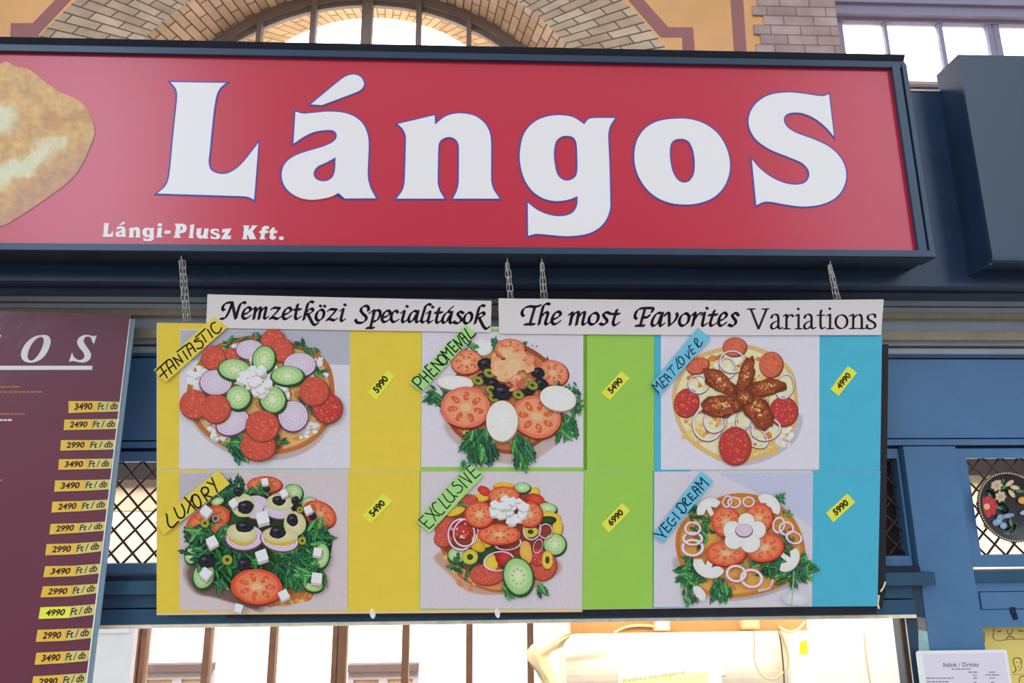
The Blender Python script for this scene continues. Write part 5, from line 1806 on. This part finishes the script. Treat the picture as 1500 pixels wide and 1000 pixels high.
# =================================================================== painted plate on the right-hand screen
YPL = 1.888
PLP = wall_plane(YPL)
fpl = crop(PLP, 1400, 650, 5.56)
cx0, cy0 = PLP.P(1479, 742)
Rp = (PLP.P(1479, 690.5)[1] - PLP.P(1479, 793.5)[1]) / 2
plate = thing('painted_plate', 'round black plate painted with flowers, hung on the wire screen window', 'plate', Matrix.Translation(PLP.W(cx0, cy0)))
b = MB()
rings = [(0, -.002), (.55, -.002), (.8, .001), (.93, .006), (1.0, .007), (1.0, .004), (.9, -.004), (0, -.008)]
N_ = 48
ids = []
for r_, z_ in rings:
    ids.append([b.vert((cx0 + Rp * r_ * math.cos(2*math.pi*k/N_), cy0 + Rp * r_ * math.sin(2*math.pi*k/N_), z_)) for k in range(N_)])
for a_, c_ in zip(ids[:-1], ids[1:]):
    for k in range(N_):
        b.face((a_[k], c_[k], c_[(k+1) % N_], a_[(k+1) % N_]))
b.build('dish', [M_plate], parent=plate, M=PLP.M, shade=True)
b = MB()
for k in range(84):
    t_ = 2 * math.pi * k / 84
    x, y = cx0 + Rp * .965 * math.cos(t_), cy0 + Rp * .965 * math.sin(t_)
    b.prism(ell(x, y, .0022, .0022, 0, 7), .006, .0085)
b.build('bead_rim', [M_bead], parent=plate, M=PLP.M)
ik = Ink(PLP, 1400, 650, 5.56, -0.0012)
ik.z = 0.0010
ik.dz = 2e-5


def petalled(cx, cy, r, n, col, cen):
    for i in range(n):
        a = 2 * math.pi * i / n
        ik.poly(ell(cx + r * .55 * math.cos(a), cy + r * .55 * math.sin(a), r * .5, r * .36, a, 12), tuple(int(v * .82) for v in col), col)
    ik.poly(ell(cx, cy, r * .3, r * .3, 0, 10), cen)


for pts in ([(330, 420), (300, 400), (260, 380), (225, 390), (210, 350), (240, 340)], [(380, 280), (395, 320), (390, 370), (440, 380), (556, 390)], [(340, 500), (390, 490), (425, 540), (400, 560), (370, 530)],
            [(280, 660), (330, 720), (400, 740), (470, 700), (490, 650)], [(440, 610), (455, 650), (430, 690), (390, 700)], [(270, 430), (310, 470)]):
    ik.line(pts, (70, 128, 74), 15)
for x, y, r_, a in ((225, 365, 26, .6), (395, 350, 30, -.9), (520, 385, 34, 0), (350, 520, 30, .4), (445, 640, 34, 1.3), (410, 735, 40, 0), (330, 715, 36, .6), (275, 420, 26, 1.2), (385, 300, 22, 1.5)):
    ik.poly(ell(x, y, r_, r_ * .42, a, 12), (50, 104, 62), (96, 150, 92))
petalled(250, 510, 88, 9, (206, 62, 66), (240, 170, 130)); petalled(330, 335, 50, 7, (214, 190, 156), (190, 150, 120)); petalled(362, 428, 46, 7, (214, 190, 156), (186, 146, 116))
for x, y, a in ((435, 320, -.6), (478, 355, .2), (452, 405, .9)):
    ik.poly(ell(x, y, 40, 19, a, 14), (190, 160, 120), (226, 200, 164))
for x, y in ((360, 600), (325, 640), (385, 665), (345, 630)):
    ik.poly(ell(x, y, 30, 28, 0, 14), (110, 130, 160), (166, 184, 206))
ik.poly(ell(420, 585, 56, 20, -.2, 14), (110, 124, 150), (150, 166, 190)); ik.poly(ell(540, 460, 38, 30, 0, 14), (206, 140, 50), (232, 176, 86)); ik.poly(ell(255, 670, 38, 22, .5, 14), (206, 130, 56), (230, 170, 90))
ik.poly(ell(560, 555, 46, 20, -.3, 12), (140, 158, 180), (176, 192, 210))
petalled(640, 470, 70, 9, (206, 62, 66), (240, 170, 130)); petalled(650, 640, 50, 7, (214, 190, 156), (190, 150, 120))
ik.done('painted_flowers', plate)

# =================================================================== drinks list and amber poster at the lower right
DP = wall_plane(1.872)
dq = DP.P
dl = MB()
x0, yt_ = dq(1341, 953); x1 = dq(1474, 950.5)[0]
r_ = .006
yb_ = yt_ - 0.26
dl.prism([(x0, yb_), (x1, yb_), (x1, yt_ - r_), (x1 - r_ * .3, yt_ - r_ * .3), (x1 - r_, yt_), (x0 + r_, yt_), (x0 + r_ * .3, yt_ - r_ * .3), (x0, yt_ - r_)], 0.0, 0.001, 0)
dl.rect(x0 + .016, yb_ + .01, x1 - .008, yt_ - .007, 0.001, 0.0014, 1)
fd = crop(DP, 1320, 880, 1500 / 180)
put_text(dl, 'Italok / Drinks', fd(512, 803), fd(942, 800), fd(512, 748), 0.0016, 2)
rnd = random.Random(4)
for (y, xa_, xb_) in ((828, 610, 850), (866, 815, 935), (866, 1068, 1140), (903, 870, 920), (900, 1025, 1190), (940, 300, 635), (938, 875, 920), (938, 1080, 1140), (982, 310, 575), (992, 885, 915), (992, 1090, 1140), (1030, 310, 600), (1070, 310, 560)):
    x = xa_
    while x < xb_:
        w = rnd.uniform(20, 60)
        e_ = min(xb_, x + w)
        dl.prism([fd(x, y - 6), fd(e_, y - 6), fd(e_, y + 6), fd(x, y + 6)], None, 0.0016, 3, back=False)
        x += w + 9
o = dl.build('drinks_list', [M_notice, M_lav, M_black, M_grey_ink], M=DP.M)
tag(o, 'white laminated drinks list headed Italok / Drinks below the blue pilaster', 'menu')

AP = wall_plane(1.95)
fa = crop(AP, 1320, 880, 1500 / 180)
am = MB()
am.rect(*AP.P(1434, 1100), AP.P(1600, 917)[0], AP.P(1440, 917)[1], -0.004, 0.0, 0)
for pts, w in (([(1130, 340), (1140, 470), (1330, 465), (1560, 462)], 8), ([(1180, 370), (1215, 365)], 14), ([(1290, 350), (1320, 410), (1365, 350)], 9), ([(1280, 455), (1330, 430), (1380, 452)], 10), ([(1430, 360), (1480, 368)], 14),
               ([(1375, 770), (1370, 710), (1410, 690), (1460, 710), (1470, 760)], 9), ([(1375, 770), (1400, 830), (1390, 860), (1360, 870)], 8), ([(1400, 750), (1420, 742)], 6), ([(1440, 745), (1458, 748)], 6), ([(1415, 800), (1440, 800)], 6), ([(1470, 760), (1460, 830), (1430, 850)], 6),
               ([(1440, 985), (1450, 930), (1490, 915), (1540, 930)], 9), ([(1350, 895), (1560, 888)], 4), ([(1010, 380), (1018, 490)], 10)):
    pen_stroke(am, pts, fa, 0.001, w, 1)
am.prism([fa(*q) for q in ((940, 330), (985, 330), (1010, 600), (975, 600))], 0, 0.002, 2)
o = am.build('amber_poster', [M_amber, M_sketch, M_notice], M=AP.M)
tag(o, 'amber poster with brown line drawings of faces behind the drinks list', 'poster')

# =================================================================== things inside the serving hatch
# warm tube lights along the back of the lintel
tu = thing('tube_light', 'warm tube light along the inside of the hatch lintel above the hood', 'lamp', Matrix.Translation((0.6, 1.985, zl5)))
zt_ = zl5 + 0.004
b = MB()
b.tube([(pt(812, 906, 1.985).x, 1.985, zt_), (pt(1308, 906, 1.985).x, 1.985, zt_)], 0.009, n=12)
b.build('glowing_tube', [M_tube], parent=tu, M=Matrix(), shade=True)
b = MB()
b.box((pt(806, 906, 1.985).x, 1.975, zt_ + 0.008), (pt(1312, 906, 1.985).x, 1.998, zt_ + 0.03))
b.build('batten', [M_white_gloss], parent=tu, M=Matrix())

YH = 2.42
HP = wall_plane(YH)
hx0, hx1 = HP.P(829, 960)[0], HP.P(1152, 960)[0]
ht = HP.P(900, 925)[1]
hood = thing('extractor_hood', 'big stainless steel extractor hood inside the hatch', 'hood', Matrix.Translation((0.5 * (hx0 + hx1), YH, ht)))
b = MB()
prof(b, [(YH + .16 - .16 * math.sin(math.radians(a_)), ht - .16 + .16 * math.cos(math.radians(a_))) for a_ in range(0, 91, 6)] + [(YH, ht - .34), (YH + .26, ht - .34), (YH + .26, ht)], hx0, hx1, 0)
b.build('hood_body', [M_inox], parent=hood, M=Matrix())
b = MB()
b.box((hx0 - .003, YH - .004, ht - .36), (hx1 + .003, YH + .004, ht - .33))
b.build('hood_lip', [M_inox], parent=hood, M=Matrix())

NPl = wall_plane(YH - 0.004)
nq = NPl.P
b = MB()
b.prism([nq(*q) for q in ((905, 979), (990, 970), (1038, 966), (1039, 965), (1060, 963.5), (1063, 988), (1057, 988.5), (1060, 1060), (908, 1070))], 0, .001, 0)
b.prism([nq(*q) for q in ((908, 995), (1036, 983), (1040, 1050), (910, 1060))], .001, .0016, 1)
put_text(b, 'Kedves Vendégeink', nq(913, 1001), nq(1004, 988.5), nq(913, 993), .0018, 2)
o = b.build('paper_notice', [M_notice, M_notice_yellow, M_notice_ink], M=NPl.M)
tag(o, 'white and pale yellow paper notice stuck on the stainless hood', 'notice')

for (pa, pb_, ya, yb2, lab) in ((959, 982, 909, 923.5, 'small cream junction box over the middle of the hood'), (1088, 1113, 908, 921, 'small cream junction box above the looped cable')):
    Q = wall_plane(2.06)
    x0, y1_ = Q.P(pa, ya); x1, y0_ = Q.P(pb_, yb2)
    r0 = thing('junction_box', lab, 'junction box', Matrix.Translation(Q.W(x0, y0_)))
    b = MB()
    b.box((x0, 2.06, y0_), (x1, 2.09, y1_ + .012))
    b.build('box_body', [M_box], parent=r0, M=Matrix())
    b = MB()
    b.box((x0 + .003, 2.057, y0_ + .004), (x1 - .003, 2.06, y1_ + .01))
    b.build('box_cover', [M_white_gloss if pa < 1000 else M_box], parent=r0, M=Matrix())


def cable(pts, Y, r, m_, lab):
    b = MB()
    P3 = [pt(x, y, Y if not isinstance(Y, (list, tuple)) else Y[i]) for i, (x, y) in enumerate(pts)]
    # smooth in space
    out_ = []
    n = len(P3)
    for i in range(n - 1):
        p0, p1, p2, p3 = P3[max(0, i-1)], P3[i], P3[i+1], P3[min(n-1, i+2)]
        for s_ in range(6):
            t_ = s_ / 6
            out_.append(.5 * ((2*p1) + (p2-p0)*t_ + (2*p0-5*p1+4*p2-p3)*t_*t_ + (3*p1-p0-3*p2+p3)*t_**3))
    out_.append(P3[-1])
    b.tube([tuple(p) for p in out_], r, n=8)
    return tag(b.build('cable', [m_], shade=True), lab, 'cable')


cable([(962, 917), (935, 915.5), (915, 918.5), (900, 926)], 2.075, .0034, M_plastic, 'short pale cable running into the junction box over the hood')
cable([(1103, 918), (1105, 940), (1104, 960), (1109, 978), (1120, 992), (1136, 994), (1148, 984)], 2.20, .0022, M_cable, 'ivory cable hanging in a loop in front of the hood end')
cable([(1127, 910), (1140, 922), (1150, 945), (1154, 965), (1152, 980)], 2.19, .004, M_cable, 'thick ivory cable bundle curving down beside the dark cord')
cable([(1118, 909), (1135, 917), (1142, 930), (1146, 960), (1148, 985), (1149, 1010)], 2.21, .0022, M_cable_dark, 'thin dark cord hanging straight down past the cable bundle')
cable([(1140, 918), (1155, 925), (1168, 922), (1178, 911)], 2.087, .0042, M_plastic, 'short sagging cream cable at the hatch lintel')
cable([(1265.5, 926), (1267, 945), (1270, 970), (1276, 1010)], 2.195, .0024, M_cable, 'pale cord hanging down the front of the white cabinet')

# white cabinet at the right of the hatch
YCb = 2.22
CP = wall_plane(YCb)
cab = thing('white_cabinet', 'bright white cabinet at the right end of the serving hatch', 'cabinet', Matrix.Translation(CP.W(*CP.P(1250, 1000))))
xa_, xm_, xb_ = CP.P(1187, 950)[0], CP.P(1226, 950)[0], CP.P(1330, 950)[0]
ym_ = CP.P(1205, 932)[1]
b = MB()
b.box((xm_, YCb, 0.6), (xb_, YCb + .3, zl5 + .03))
b.build('cabinet_body', [M_white_gloss], parent=cab, M=Matrix())
b = MB()
b.prism([(xa_, .6), (xm_, .6), (xm_, ym_), (xa_ + .012, ym_), (xa_ + .003, ym_ - .003), (xa_, ym_ - .012)], -.16, 0.0)
b.build('side_box', [M_white_gloss], parent=cab, M=CP.M)
Q = wall_plane(2.24)
b = MB()
b.prism([Q.P(*q) for q in ((1172, 940), (1183, 936.5), (1185, 956), (1171, 959))], 0, .001)
tag(b.build('sticky_note', [M_sticky], M=Q.M), 'small fluorescent yellow note beside the white cabinet', 'note')

# yellowed plastic sheet draped round the left end of the hood
Q = wall_plane(2.36)
b = MB()
oa = [(905, 908), (870, 912), (850, 920), (822, 925), (796, 935), (778, 946), (769, 957), (774, 968), (786, 985), (795, 1005), (800, 1030)]
ia = [(908, 923), (880, 924), (855, 925.5), (838, 929), (829, 938), (824, 946), (808, 954), (804, 964), (812, 980), (822, 1000), (830, 1030)]
rows = []
rnd = random.Random(6)
for i, (p, q) in enumerate(zip(oa, ia)):
    row = []
    for k in range(7):
        f = k / 6
        x, y = Q.P(p[0] + (q[0] - p[0]) * f, p[1] + (q[1] - p[1]) * f)
        z_ = .028 * math.sin(math.pi * f) + .008 * math.sin(5 * f * math.pi + i) + rnd.uniform(-.002, .002)
        row.append((x, y, z_))
    rows.append(row)
top_ = [[b.vert(p) for p in r] for r in rows]
bot_ = [[b.vert((p[0], p[1], p[2] - .003)) for p in r] for r in rows]
for i in range(len(rows) - 1):
    for k in range(6):
        b.face((top_[i][k], top_[i][k+1], top_[i+1][k+1], top_[i+1][k]))
        b.face((bot_[i][k], bot_[i+1][k], bot_[i+1][k+1], bot_[i][k+1]))
    b.face((top_[i][0], top_[i+1][0], bot_[i+1][0], bot_[i][0]))
    b.face((top_[i][6], bot_[i][6], bot_[i+1][6], top_[i+1][6]))
tag(b.build('plastic_sheet', [M_plastic], M=Q.M, shade=True), 'crumpled yellowed plastic sheet draped round the left end of the steel hood', 'plastic sheet')
